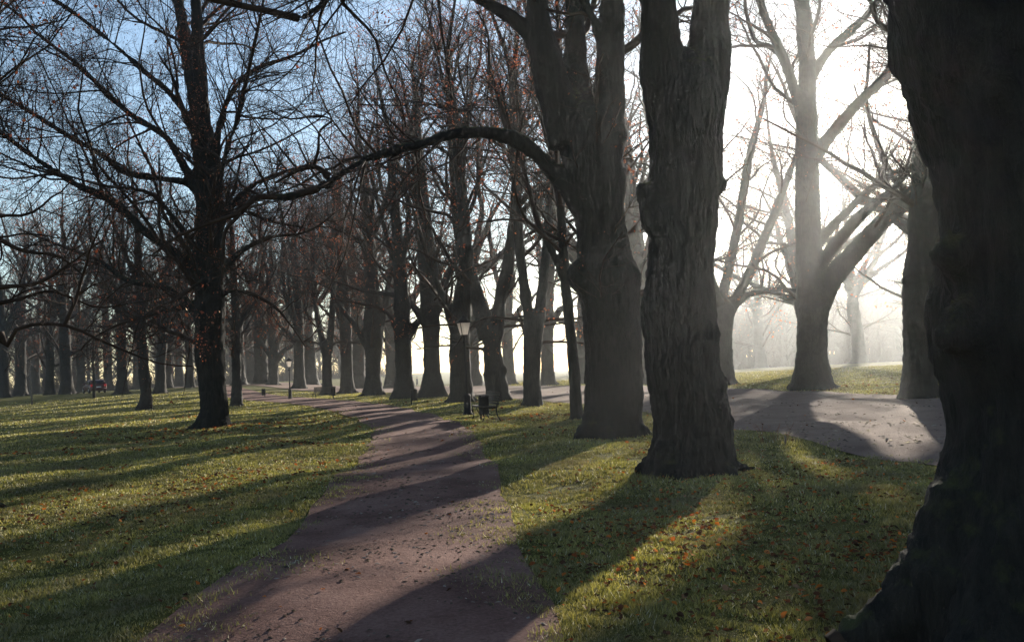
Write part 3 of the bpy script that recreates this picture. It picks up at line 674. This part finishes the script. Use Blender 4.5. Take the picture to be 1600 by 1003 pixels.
# ---- distant trees: five kinds grown once, then copied
LAWN = 'bare trees on the far side of the lawn'
FARROW = 'bare trees beyond the road'
PROTO = []
def far_tree(px, py, w, label, group, depth=None, kind=0, turn=0.0):
    d = depth or w and (1386 * 1.1 / w)
    p = at_depth(px, py, d); p[2] = float(hz(p[0], p[1]))
    r_ = (w * d / 1386) / 1.05
    if kind >= len(PROTO):
        k = len(PROTO)
        o = proto_tree('bare_tree', label, 21 + 1.5 * (k % 3), 0.52, 5.5 + 0.8 * (k % 3), 4 + k % 3, 60 + k, p, voxel=0.1, leaves=0.05 + 0.03 * (k % 2), leaf_size=0.13, detail=0.6)
        o['group'] = group; o.rotation_euler.z = turn; PROTO.append(o); return o
    s = 0.75 + 0.25 * min(1.6, r_ / 0.52)
    return copy_tree(PROTO[kind], p, turn, (r_ / 0.52 * 0.6 + s * 0.4,) * 2 + (s,), label, group)
FAR = [
 (8, 618, 15, 'hazy trunk at the extreme left edge of the lawn', LAWN, 100), (78, 617, 13, 'hazy trunk between the thin post and the red car, wide at its foot', LAWN, 108),
 (190, 618, 17, 'stout hazy trunk just right of the red car', LAWN, 92), (250, 620, 15, 'hazy trunk close behind the slim leaning tree on its right', LAWN, 88), (297, 611, 10, 'hazy trunk just left of the foot of the lone spreading tree', LAWN, 112),
 (32, 617, 10, 'narrow hazy trunk second from the left edge', LAWN, 112), (105, 617, 11, 'narrow hazy trunk nearest the left end of the red car', LAWN, 104), (128, 607, 8, 'faint trunk behind the front end of the red car', LAWN, 140), (262, 612, 8, 'faint thin trunk right beside the hazy one behind the slim leaning tree', LAWN, 126),
 (55, 606, 9, 'faint trunk far behind the thin post', LAWN, 150), (170, 607, 8, 'faint trunk right behind the tail of the red car', LAWN, 145), (215, 606, 9, 'faint trunk far behind the slim leaning tree', LAWN, 150), (280, 606, 8, 'faint trunk in the gap left of the lone spreading tree', LAWN, 155), (375, 607, 12, 'hazy trunk half hidden by the thin one right of the lone spreading tree', LAWN, 118), (395, 606, 10, 'faint trunk left of the farthest litter bin', LAWN, 140),
 (408, 608, 14, 'leaning hazy trunk by the road, just left of the thick limbed one', FARROW, 118), (487, 606, 13, 'pale trunk seen between the wide footed tree and the slim V', FARROW, 122), (560, 605, 16, 'pale trunk left of the goblet shaped one, beyond the road', FARROW, 104), (614, 604, 16, 'pale trunk beyond the road with a bench at its foot', FARROW, 98), (739, 604, 18, 'pale trunk behind the near street lamp, showing on its right', FARROW, 86),
 (918, 601, 20, 'pale trunk hidden low behind the massive trunk, its crown above', FARROW, 74), (1010, 601, 26, 'pale trunk seen in the slit between the two great trunks', FARROW, 62),
 (1515, 605, 30, 'added tree behind the black trunk, shading the air in front of it', FARROW, 50), (1274, 598, 19, 'added tree hidden behind the one with slanting limbs, breaking up the sun', FARROW, 76),  # both added to screen the low sun: darker near air, split beams
 (1190, 590, 12, 'faint tree out in the misty meadow', FARROW, 150), (1345, 590, 14, 'faint tree in the mist between two trees across the road', FARROW, 120)]
for n, (px, py, w, lab, grp, d) in enumerate(FAR):
    n += n > 18
    far_tree(px, py, w, lab, grp, d, n if n < 5 else (n * 3 + 1) % 5, n * 1.9)

# far wood beyond the meadow, one hazy mass
wr = np.random.default_rng(5); wv = Bag()
for k in range(680):
    a = math.radians(wr.uniform(-36, -9)) if k < 110 else math.radians(wr.uniform(7, 50)); d = wr.uniform(200, 300) if a < 0 else wr.uniform(200, 290)
    x, y = d * math.sin(a), d * math.cos(a); z = float(hz(x, y)); h = wr.uniform(14, 22) if a < 0 else wr.uniform(11, 22)
    n0 = 1 + 7
    ub = wr.normal(size=(60, 3)); ub[:, 2] = np.abs(ub[:, 2]) * 1.2 + 0.2; ub /= np.linalg.norm(ub, axis=1, keepdims=True)
    up_, ur_ = march(np.column_stack([x + wr.normal(size=60) * 5, y + wr.normal(size=60) * 5, np.full(60, z)]), ub, wr.uniform(2, 5, 60), np.full(60, 0.07), 3, 0.2, 0.05, wr, 0.4); wv.add(*tubes(up_, ur_, 3))
    P = np.zeros((n0, 7, 3)); R = np.zeros((n0, 7))
    P[0] = np.array([[x, y, z + q * h] for q in np.linspace(0, 1, 7)]); R[0] = np.linspace(0.45, 0.05, 7)
    b0 = P[0][wr.integers(1, 4, 7)]
    dd = wr.normal(size=(7, 3)); dd[:, 2] = np.abs(dd[:, 2]) + 0.7; dd /= np.linalg.norm(dd, axis=1, keepdims=True)
    pp, rr = march(b0, dd, wr.uniform(0.3, 0.6, 7) * h, np.full(7, 0.2), 6, 0.15, 0.08, wr, 0.2); P[1:] = pp; R[1:] = rr
    v, q = tubes(P, R, 5); wv.add(v, q)
    s = spawn(P, R, 0.6, 0.1, wr, (30, 70), 0.15, 0.45, 1.2, 4, 0.4, 0.05); p1, r1 = march(*s, 4, 0.2, 0.02, wr, 0.5); wv.add(*tubes(p1, r1, 3))
    s = spawn(p1, r1, 0.6, 0.1, wr, (30, 60), 0.1, 0.5, 0.5, 1.6, 0.7, 0.035); p2, r2 = march(*s, 2, 0.2, 0.02, wr, 0.6); wv.add(*tubes(p2, r2, 3))
tag(wv.build('far_wood', TWIG), 'misty bare wood beyond the meadow', 'wood', kind='stuff')
# ------------------------------------------------------------------ street furniture, car, walker
IRON = simple('black_iron', (0.012, 0.012, 0.013), 0.8, 0.0, scale=12, bump=0.2, spec=0.15)
WOODSLAT = simple('weathered_slat', (0.035, 0.028, 0.02), 0.8, scale=9, bump=0.4)
POSTWOOD = simple('grey_post_wood', (0.12, 0.1, 0.08), 0.8, scale=8, bump=0.5)
def glass_material():
    m, t, o = nodes('frosted_glass')
    d = N(t, 'ShaderNodeBsdfDiffuse'); tr = N(t, 'ShaderNodeBsdfTranslucent'); gl = N(t, 'ShaderNodeBsdfGlossy')
    d.inputs['Color'].default_value = (0.75, 0.72, 0.68, 1); tr.inputs['Color'].default_value = (0.95, 0.9, 0.85, 1); gl.inputs['Roughness'].default_value = 0.15
    a = N(t, 'ShaderNodeMixShader'); a.inputs[0].default_value = 0.9; t.links.new(d.outputs[0], a.inputs[1]); t.links.new(tr.outputs[0], a.inputs[2])
    b = N(t, 'ShaderNodeMixShader'); b.inputs[0].default_value = 0.1; t.links.new(a.outputs[0], b.inputs[1]); t.links.new(gl.outputs[0], b.inputs[2])
    t.links.new(b.outputs[0], o.inputs['Surface']); return m
FROST = glass_material()

def make_lamp(label, loc, H):
    t = thing('street_lamp', label, 'street lamp', loc, 0.4, 'old street lamps along the path')
    b = Bag(); b.lathe([(0.19, -0.05), (0.19, 0.05), (0.15, 0.09), (0.135, 0.14), (0.13, 0.64), (0.145, 0.67), (0.12, 0.74), (0.08, 0.78), (0.06, 0.8)], 12); b.build('base', IRON, t, True)
    z1 = H - 0.78
    b = Bag(); b.lathe([(0.055, 0.78), (0.05, 1.2), (0.06, 1.24), (0.06, 1.3), (0.045, 1.34), (0.036, z1 - 0.3), (0.055, z1 - 0.27), (0.055, z1 - 0.22), (0.038, z1 - 0.18), (0.03, z1 - 0.06), (0.07, z1 - 0.02), (0.1, z1)], 12); b.build('pole', IRON, t, True)
    b = Bag(); b.tube([(-0.2, 0, z1 - 0.25), (0.2, 0, z1 - 0.25)], 0.014, 6); b.build('ladder_bar', IRON, t, True)
    # lantern: four sloped panes in a frame, cap and finial
    f = Bag(); wb, wt, hh = 0.115, 0.2, 0.46
    for sx, sy in ((1, 1), (1, -1), (-1, 1), (-1, -1)):
        f.tube([(sx * wb, sy * wb, z1), (sx * wt, sy * wt, z1 + hh)], 0.014, 6)
    for w_, z_ in ((wb, z1 + 0.005), (wt, z1 + hh)):
        for a, b_ in (((1, 1), (1, -1)), ((1, -1), (-1, -1)), ((-1, -1), (-1, 1)), ((-1, 1), (1, 1))):
            f.tube([(a[0] * w_, a[1] * w_, z_), (b_[0] * w_, b_[1] * w_, z_)], 0.013, 6)
    lf = f.build('lantern_frame', IRON, t, True)
    g = Bag(); e = 0.006
    v = [(-wb + e, -wb + e, z1 + 0.01), (wb - e, -wb + e, z1 + 0.01), (wb - e, wb - e, z1 + 0.01), (-wb + e, wb - e, z1 + 0.01), (-wt + e, -wt + e, z1 + hh - 0.01), (wt - e, -wt + e, z1 + hh - 0.01), (wt - e, wt - e, z1 + hh - 0.01), (-wt + e, wt - e, z1 + hh - 0.01)]
    g.add(np.array(v), [(0, 1, 5, 4), (1, 2, 6, 5), (2, 3, 7, 6), (3, 0, 4, 7)]); g.build('glass', FROST, lf)
    r = Bag(); r.box((-0.245, -0.245, z1 + hh + 0.012), (0.245, 0.245, z1 + hh + 0.035)); r.box((-0.225, -0.225, z1 + hh + 0.037), (0.225, 0.225, z1 + hh + 0.18), taper=0.36)
    r.box((-0.075, -0.075, z1 + hh + 0.182), (0.075, 0.075, z1 + hh + 0.225), taper=0.7); r.lathe([(0.03, z1 + hh + 0.225), (0.035, z1 + hh + 0.26), (0.012, z1 + hh + 0.29), (0.004, z1 + hh + 0.33)], 8)
    r.build('cap', IRON, t); return t
lp = ground_at(731, 648); make_lamp('black street lamp with frosted lantern beside the nearer bench and bin', lp, 3.72)
l2 = ground_at(453.5, 623.7); make_lamp('far black street lamp by the path bend, small in the mist', l2, 3.3)

def make_bench(label, loc, rot, n=1):
    t = thing('park_bench', label, 'bench', loc, rot, 'park benches')
    for y in (-0.78, 0.78):
        e = Bag()
        e.tube(smooth_line([(-0.27, y, 0.0), (-0.21, y, 0.12), (-0.25, y, 0.3), (-0.23, y, 0.42), (0.0, y, 0.40), (0.2, y, 0.40)], 14), 0.02, 6)
        e.tube(smooth_line([(0.31, y, 0.0), (0.22, y, 0.15), (0.19, y, 0.38), (0.27, y, 0.62), (0.37, y, 0.86)], 14), 0.02, 6)
        e.tube(smooth_line([(-0.12, y, 0.40), (-0.02, y, 0.2), (0.22, y, 0.2)], 8), 0.014, 6)
        e.build('side_frame', IRON, t, True)
    s = Bag()
    for k in range(6): x = -0.24 + 0.075 * k; s.box((x, -0.95, 0.425), (x + 0.062, 0.95, 0.455))
    s.build('seat', WOODSLAT, t)
    s = Bag()
    for k in range(5):
        z = 0.5 + 0.08 * k; x = 0.2 + 0.19 * (z - 0.38) ** 1.1; s.box((x, -0.95, z), (x + 0.026, 0.95, z + 0.064))
    s.build('backrest', WOODSLAT, t); return t
def make_bin(label, loc, rot):
    t = thing('litter_bin', label, 'litter bin', loc, rot, 'black litter bins along the path')
    b = Bag(); b.lathe([(0.16, 0.2), (0.165, 0.22), (0.165, 0.72), (0.175, 0.735), (0.175, 0.75), (0.15, 0.75), (0.15, 0.5)], 16); b.build('basket', IRON, t, True)
    b = Bag(); b.tube([(0, 0.19, -0.05), (0, 0.19, 0.8)], 0.03, 8); b.build('post', IRON, t, True)
    b = Bag(); b.lathe([(0.17, 0.775), (0.17, 0.79), (0.1, 0.8)], 16); b.tube([(0.12, 0, 0.74), (0.12, 0, 0.785)], 0.01, 6); b.tube([(-0.12, 0, 0.74), (-0.12, 0, 0.785)], 0.01, 6); b.build('lid', IRON, t, True)
    return t
bp = ground_at(752, 659); make_bench('dark slatted park bench facing the path beside the near street lamp', (bp[0] + 0.1, bp[1] + 0.9, bp[2]), 0.25)
b1 = ground_at(757, 657); make_bin('black litter bin in front of the bench by the near street lamp', b1, 0.6)
b2 = ground_at(521, 622.5); make_bin('black litter bin at the end of the far bench by the path bend', b2, 0.2)
make_bench('far bench by the path bend, behind its litter bin', (b2[0] - 0.9, b2[1] + 0.6, float(hz(b2[0] - 0.9, b2[1]))), 1.2)
b3 = ground_at(412, 621.5); make_bin('farthest litter bin, left of the far street lamp', b3, -0.3)
b4 = ground_at(647.5, 631.5); make_bin('litter bin in shade at the foot of the tall pillar like trunk', b4, 0.9)
q = at_depth(609, 603, 96); make_bench('hazy bench beyond the road beside a pale trunk', (q[0], q[1], float(hz(q[0], q[1]))), 0.4)

# thin post on the far lawn, short stake by the road
q = at_depth(50, 629, 78); t = thing('wooden_post', 'thin leaning grey post on the far lawn near the left edge', 'post', (q[0], q[1], float(hz(q[0], q[1]))))
b = Bag(); b.tube([(0, 0, -0.1), (-0.03, 0, 1.4), (-0.09, 0, 2.9)], [0.08, 0.07, 0.06], 8); b.build('shaft', POSTWOOD, t, True)
b = Bag(); b.lathe([(0.075, 2.86), (0.08, 2.9), (0.05, 2.96)], 8, (-0.09, 0)); b.build('cap', POSTWOOD, t, True)
q = ground_at(1227, 694)
b = Bag(); b.tube([(0, 0, -0.05), (0.01, 0, 0.1), (0.0, 0.0, 0.16)], [0.02, 0.02, 0.012], 8); o = b.build('short_stake', POSTWOOD); o.location = q
tag(o, 'short wooden stake at the road edge right of the burred trunk', 'stake')
wd = np.random.default_rng(3); b = Bag()
for k in range(9):
    a = wd.uniform(0, 6.28); h = wd.uniform(0.25, 0.42); x0 = wd.normal() * 0.16
    pts = smooth_line([(x0, 0, -0.02), (x0 + 0.04 * math.cos(a), 0.04 * math.sin(a), h * 0.5), (x0 + 0.16 * math.cos(a), 0.16 * math.sin(a), h)], 6); b.tube(pts, np.linspace(0.004, 0.0015, 6), 4)
    for m_ in (2, 3, 4): b.tube([pts[m_], pts[m_] + wd.normal(size=3) * 0.06 + np.array([0, 0, 0.04])], 0.0018, 3)
o = b.build('dry_weed', DEADLEAF); o.location = ground_at(1204, 691); tag(o, 'dry thin stemmed weed on the verge left of the short stake', 'weed')

# thin sapling in front of the car
q = at_depth(147, 622, 84); root = thing('sapling', 'very thin dark trunk standing right in front of the red car', 'tree', (q[0], q[1], float(hz(q[0], q[1]))))
rg = np.random.default_rng(9); P_, R_ = extend([(0, 0, -0.1), (0, 0, 0.4), (0.02, 0, 2.2)], [0.17, 0.15, 0.13], 6, rg, up=0.2, wander=0.05)
build_tree(root, (P_, R_), [], 91, voxel=0.05, roots=False, side_limbs=1.6, crown_from=2.6, leaves=0.1, leaf_size=0.13, detail=0.8, bark=BARK_FAR)

# red car, seen from behind
PAINT = simple('red_car_paint', (0.06, 0.008, 0.011), 0.3, 0.2, scale=3, var=0.1, spec=0.6)
TINT = simple('car_glass', (0.012, 0.014, 0.016), 0.08, 0.0, scale=2, var=0.2, spec=0.7)
RUB = simple('tyre_rubber', (0.015, 0.015, 0.015), 0.8, scale=20)
ALLOY = simple('alloy', (0.4, 0.4, 0.42), 0.35, 0.8, scale=20, var=0.1)
TAIL = simple('tail_lamp', (0.2, 0.01, 0.01), 0.3, scale=20, var=0.1, emit=((1, 0.03, 0.02), 0.06))
PLATE = simple('number_plate', (0.6, 0.6, 0.58), 0.5, scale=20, var=0.05)
q = at_depth(147.5, 614, 102); car = thing('parked_car', 'dark red hatchback with lit tail lamps parked far off on the lawn edge', 'car', (q[0], q[1], float(hz(q[0], q[1])) + 0.0), math.radians(128))
def loft(sections, name, mat, parent):
    """sections: list of (x, [(y, z) ...]) with equal counts"""
    n = len(sections[0][1]); V = np.array([(x, y, z) for x, s in sections for y, z in s]); m = len(sections)
    Q = [(i * n + j, i * n + (j + 1) % n, (i + 1) * n + (j + 1) % n, (i + 1) * n + j) for i in range(m - 1) for j in range(n)]
    b = Bag(); b.add(V, Q); o = b.build(name, mat, parent, False)
    import bmesh
    bm = bmesh.new(); bm.from_mesh(o.data)
    bm.verts.ensure_lookup_table()
    bm.faces.new([bm.verts[i] for i in range(n)][::-1]); bm.faces.new([bm.verts[(m - 1) * n + i] for i in range(n)])
    bmesh.ops.recalc_face_normals(bm, faces=bm.faces); bm.to_mesh(o.data); bm.free()
    bv = o.modifiers.new('bevel', 'BEVEL'); bv.width = 0.04; bv.segments = 2; bv.limit_method = 'ANGLE'
    return o
def sec(w, z0, z1, tuck): return [(-w * 0.93, z0), (-w, z0 + 0.2), (-w, z1 - 0.14), (-w * tuck, z1), (w * tuck, z1), (w, z1 - 0.14), (w, z0 + 0.2), (w * 0.93, z0)]
loft([(-2.1, sec(0.78, 0.35, 0.8, .9)), (-1.98, sec(0.86, 0.27, 0.95, .9)), (-0.9, sec(0.9, 0.25, 1.0, .92)), (0.6, sec(0.9, 0.25, 0.97, .92)), (1.6, sec(0.87, 0.26, 0.86, .88)), (2.05, sec(0.78, 0.32, 0.68, .86))], 'body', PAINT, car)
loft([(-2.0, sec(0.74, 0.92, 1.0 + 0.12, .9)), (-1.75, sec(0.74, 0.92, 1.42, .82)), (-1.3, sec(0.75, 0.92, 1.5, .8)), (-0.1, sec(0.75, 0.92, 1.5, .8)), (0.3, sec(0.75, 0.92, 1.42, .8)), (1.05, sec(0.76, 0.86, 1.0, .9))], 'cabin', PAINT, car)
gl = Bag()
gl.add(np.array([(-1.99, -0.6, 1.06), (-1.99, 0.6, 1.06), (-1.80, 0.52, 1.38), (-1.80, -0.52, 1.38)]) + np.array([-0.05, 0, 0]), [(0, 1, 2, 3)]); gl.build('rear_window', TINT, car)
for sy in (1, -1):
    b = Bag(); b.box((-1.55, sy * 0.765 - 0.012, 1.02), (0.25, sy * 0.765 + 0.012, 1.32)); b.build('side_window', TINT, car)
    b = Bag(); b.box((-2.12, sy * 0.7 - 0.12, 0.72), (-1.94, sy * 0.7 + 0.14, 0.98)); b.build('tail_lamp', TAIL, car)
    b = Bag(); b.tube([(-1.6, sy * 0.55, 1.54), (0.0, sy * 0.55, 1.54)], 0.02, 6); b.build('roof_rail', ALLOY, car)
    b = Bag(); b.box((0.45, sy * 0.98 - 0.09, 1.0), (0.58, sy * 0.98 + 0.09, 1.13)); b.build('mirror', PAINT, car)
    for x in (-1.28, 1.32):
        w = Bag(); w.add(*tubes(np.array([[(x, sy * 0.72, 0.32), (x, sy * 0.74, 0.32), (x, sy * 0.9, 0.32), (x, sy * 0.92, 0.32)]]), np.array([[0.29, 0.32, 0.32, 0.29]]), 18, True)); wo = w.build('wheel', RUB, car, True)
        r = Bag(); r.add(*tubes(np.array([[(x, sy * 0.915, 0.32), (x, sy * 0.928, 0.32)]]), np.array([[0.2, 0.18]]), 14, True)); r.build('rim', ALLOY, wo, True)
b = Bag(); b.box((-2.13, -0.26, 0.62), (-2.105, 0.26, 0.73)); b.build('number_plate', PLATE, car)
b = Bag(); b.box((-2.16, -0.8, 0.36), (-2.02, 0.8, 0.56)); b.build('bumper', PAINT, car)

# walker in the mist
def walker(loc, rot):
    t = thing('person', 'distant walker in a dark coat and hat, grey in the mist of the meadow', 'person', loc, rot)
    def skinned(name, joints, edges, mat, parent, lv=2):
        me = bpy.data.meshes.new(name); me.from_pydata([j[0] for j in joints], edges, []); o = link(name, me, mat, parent)
        m1 = o.modifiers.new('skin', 'SKIN'); m1.use_smooth_shade = True
        for k, j in enumerate(joints):
            me.skin_vertices[0].data[k].radius = (j[1], j[2] if len(j) > 2 else j[1])
        me.skin_vertices[0].data[0].use_root = True
        s = o.modifiers.new('sub', 'SUBSURF'); s.levels = lv; s.render_levels = lv; return o
    SK = simple('skin', (0.35, 0.2, 0.15), 0.6); CO = simple('dark_coat', (0.03, 0.03, 0.036), 0.9, scale=25); TR = simple('dark_trousers', (0.025, 0.026, 0.032), 0.9, scale=25); HA = simple('dark_hat', (0.03, 0.024, 0.02), 0.9)
    J = [((0, 0, 0.92), .13, .1), ((0, 0, 1.15), .13, .1), ((0, 0, 1.38), .15, .1), ((0, 0, 1.48), .055), ((0, 0.01, 1.58), .085, .09), ((0, 0.015, 1.68), .085, .095), ((0, 0, 1.73), .05),
         ((.17, 0, 1.4), .055), ((.22, -.03, 1.13), .042), ((.21, .06, .9), .03), ((.21, .08, .82), .035), ((-.17, 0, 1.4), .055), ((-.22, .03, 1.13), .042), ((-.21, .1, .9), .03), ((-.21, .12, .82), .035),
         ((.09, 0, .88), .085), ((.1, .1, .48), .06), ((.1, .06, .09), .04), ((.1, .18, .03), .035), ((-.09, 0, .88), .085), ((-.1, -.05, .48), .06), ((-.1, -.2, .1), .04), ((-.1, -.1, .03), .035)]
    E = [(0, 1), (1, 2), (2, 3), (3, 4), (4, 5), (5, 6), (2, 7), (7, 8), (8, 9), (9, 10), (2, 11), (11, 12), (12, 13), (13, 14), (0, 15), (15, 16), (16, 17), (17, 18), (0, 19), (19, 20), (20, 21), (21, 22)]
    skinned('body', J, E, SK, t)
    b = Bag(); b.lathe([(0.24, 0.62), (0.23, 0.9), (0.2, 1.1), (0.22, 1.36), (0.17, 1.46), (0.07, 1.5)], 16); b.v[0][:, 1] *= 0.75; b.build('coat', CO, t, True)
    sl = Bag()
    for k in (7, 11): sl.tube([J[k][0], J[k + 1][0], J[k + 2][0]], [0.08, 0.068, 0.055], 10)
    sl.build('sleeves', CO, t, True)
    tr = Bag()
    for k in (15, 19): tr.tube([J[k][0], J[k + 1][0], J[k + 2][0]], [0.11, 0.085, 0.07], 10)
    tr.build('trousers', TR, t, True)
    h = Bag(); h.lathe([(0.13, 1.69), (0.105, 1.7), (0.1, 1.77), (0.05, 1.8)], 14); h.build('hat', HA, t, True)
    return t
q = at_depth(652, 602.5, 165); walker((q[0], q[1], float(hz(q[0], q[1]))), 2.2)

# ------------------------------------------------------------------ grass and fallen leaves
g = np.random.default_rng(2)
def polar_points(n, r0, r1, a0, a1):
    r = r0 * (r1 / r0) ** g.random(n); a = np.radians(g.uniform(a0, a1, n)); return r * np.sin(a), r * np.cos(a), r
def patch(x, y, f, s):
    return np.sin(x * f + 1.7 * np.sin(y * f * 0.7 + s) + s) * np.sin(y * f * 1.1 + 1.3 * np.sin(x * f * 0.6) + 2 * s)
x, y, r = polar_points(1700000, 3.2, 95, -42, 42)
inp = inside(PATH_POLY, x, y); inr = inside(ROAD_POLY, x, y)
# the rim of the lawn is ragged: blades creep in over the earth and leave bare spots
dp = np.minimum(edge_dist(PATH_POLY, x, y), edge_dist(ROAD_POLY, x, y))
ok = np.where(inp | inr, dp < 0.55 * g.random(len(x)) ** 2.5 * np.clip(0.9 + 0.9 * patch(x, y, 1.7, 4), 0.15, 2), dp > 0.12 * g.random(len(x)) * (1 + patch(x, y, 1.4, 6)))
ok &= g.random(len(x)) < 0.72 + 0.28 * patch(x, y, 3.1, 1)
x, y, r = x[ok], y[ok], r[ok]; n = len(x); BASES = [(o.location.x, o.location.y) for o in C.objects if o.get('category') == 'tree' and o.location.y < 60]
near = np.zeros(n)
for bx, by in BASES: near = np.maximum(near, np.exp(-((x - bx) ** 2 + (y - by) ** 2) / 1.1))
z = hz(x, y) + 0.01 * (inside(PATH_POLY, x, y) | inside(ROAD_POLY, x, y))
hgt = (0.026 + 0.026 * g.random(n)) * np.clip(0.85 + 0.5 * patch(x, y, 9, 2) + 0.35 * patch(x, y, 2.6, 7), 0.3, 2) * np.clip(0.85 + r / 120, 0.8, 1.6) * (1 + 0.9 * near * g.random(n))
wid = (0.0028 + 0.002 * g.random(n)) * np.clip(r / 6, 0.8, 12)
az = g.uniform(0, 6.283, n); ln = g.uniform(0.1, 1.1, n) * hgt
dx, dy_ = np.cos(az), np.sin(az); fa = g.uniform(0, 6.283, n)
base = np.stack([x, y, z - 0.005], 1); sd = np.stack([np.cos(fa), np.sin(fa), 0 * x], 1) * wid[:, None]
tip = base + np.stack([dx * ln, dy_ * ln, hgt], 1)
V = np.stack([base - sd, base + sd, tip], 1).reshape(-1, 3); T = np.arange(3 * n).reshape(-1, 3)
tag(link('grass', mesh_np('grass', V, T, False), GRASS), 'short dewy grass', 'grass', kind='stuff')

def litter(n, r0, r1, dens):
    x, y, r = polar_points(n, r0, r1, -40, 40); keep = g.random(n) < dens(x, y); return x[keep], y[keep], r[keep]
def dens(x, y):
    p = patch(x, y, 0.55, 3) * 0.5 + patch(x, y, 1.7, 5) * 0.5
    d = np.clip(p * 1.5, 0, 1) ** 2.5 + 0.012
    d *= 0.7; d += 0.4 * np.exp(-((x - 1.2) ** 2 / 2.0 + (y - 7.3) ** 2 / 1.8)) + 0.35 * np.exp(-((x - 2.2) ** 2 / 3 + (y - 9.5) ** 2 / 6))
    d += 0.5 * np.exp(-((x + 5.0) ** 2 / 3 + (y - 12) ** 2 / 8)) + 0.6 * np.exp(-((x + 9) ** 2 / 14 + (y - 31) ** 2 / 16))
    for bx, by in BASES: d = d + 0.5 * np.exp(-((x - bx) ** 2 + (y - by) ** 2) / 1.6)
    w = inside(PATH_POLY, x, y) | inside(ROAD_POLY, x, y)
    return np.where(w, 0.006, d)
x, y, r = litter(70000, 4.0, 60, dens); n = len(x)
sz = 0.023 * g.uniform(0.5, 1.4, n) * np.clip(r / 12, 1, 2.5)
nrm = np.stack([g.normal(size=n) * 0.45, g.normal(size=n) * 0.45, np.ones(n)], 1); nrm /= np.linalg.norm(nrm, axis=1, keepdims=True)
a = g.uniform(0, 6.283, n); d = np.stack([np.cos(a), np.sin(a), 0 * a], 1); d -= (d * nrm).sum(1, keepdims=True) * nrm; d /= np.linalg.norm(d, axis=1, keepdims=True); s = np.cross(nrm, d)
onw = inside(PATH_POLY, x, y) | inside(ROAD_POLY, x, y)
c = np.stack([x, y, hz(x, y) + np.where(onw, 0.017 + 0.0004 * r, g.uniform(0.015, 0.05, n))], 1); S1 = sz[:, None]
V = np.stack([c - d * S1, c - d * S1 * 0.25 + s * S1 * 0.7 + nrm * S1 * 0.25, c + d * S1 * 0.45 + s * S1 * 0.5 + nrm * S1 * 0.2, c + d * S1, c + d * S1 * 0.45 - s * S1 * 0.5 + nrm * S1 * 0.25, c - d * S1 * 0.25 - s * S1 * 0.7 + nrm * S1 * 0.15], 1).reshape(-1, 3)
b_ = np.arange(n)[:, None] * 6
T = np.concatenate([b_ + np.array([[0, 2, 1]]), b_ + np.array([[0, 3, 2]]), b_ + np.array([[0, 4, 3]]), b_ + np.array([[0, 5, 4]])])
tag(link('fallen_leaves', mesh_np('fallen_leaves', V, T, False), LITTER), 'scattered orange and brown fallen leaves', 'leaves', kind='stuff')

# crumbs of twig, leaf and grit trodden into the path
x, y, r = polar_points(30000, 4.2, 45, -32, 32); k_ = (inside(PATH_POLY, x, y) | inside(ROAD_POLY, x, y)) & (g.random(30000) < 0.5 + 0.5 * patch(x, y, 1.3, 8)); x, y, r = x[k_], y[k_], r[k_]; n = len(x)
L_ = g.uniform(0.008, 0.03, n) * np.clip(r / 8, 1, 2); W_ = L_ * g.uniform(0.2, 0.7, n); a = g.uniform(0, 6.283, n); d = np.stack([np.cos(a), np.sin(a), g.normal(size=n) * 0.12], 1); s = np.stack([-np.sin(a), np.cos(a), g.normal(size=n) * 0.12], 1)
c = np.stack([x, y, hz(x, y) + 0.014 + 0.0004 * r], 1); h_ = np.array([0, 0, 1.0]) * (W_ * g.uniform(0.3, 0.8, n))[:, None]
V = np.stack([c - d * L_[:, None], c + s * W_[:, None], c + d * L_[:, None], c - s * W_[:, None], c + h_], 1).reshape(-1, 3)
b_ = np.arange(n)[:, None] * 5; T = np.concatenate([b_ + np.array([[0, 3, 4]]), b_ + np.array([[3, 2, 4]]), b_ + np.array([[2, 1, 4]]), b_ + np.array([[1, 0, 4]])])
CRUMB = leafy_material('trodden_crumb', [(0.0, (0.02, 0.014, 0.01)), (0.5, (0.05, 0.03, 0.022)), (0.7, (0.12, 0.085, 0.07)), (0.9, (0.2, 0.16, 0.14)), (1.0, (0.3, 0.24, 0.2))], 0.05, gloss=0.04)
tag(link('path_grit', mesh_np('path_grit', V, T, False), CRUMB), 'bits of twig, leaf and grit on the path', 'grit', kind='stuff')

# ------------------------------------------------------------------ haze
m, t, o = nodes('haze')
pv = N(t, 'ShaderNodeVolumePrincipled'); pv.inputs['Color'].default_value = (0.88, 0.92, 0.95, 1)
pv.inputs['Density'].default_value = HAZE_DENSITY; pv.inputs['Anisotropy'].default_value = 0.8
t.links.new(pv.outputs[0], o.inputs['Volume'])
b = Bag(); b.box((-480, -60, -4), (480, 480, 31)); hzo = b.build('haze', m)
tag(hzo, 'thin morning mist', 'mist', kind='stuff')
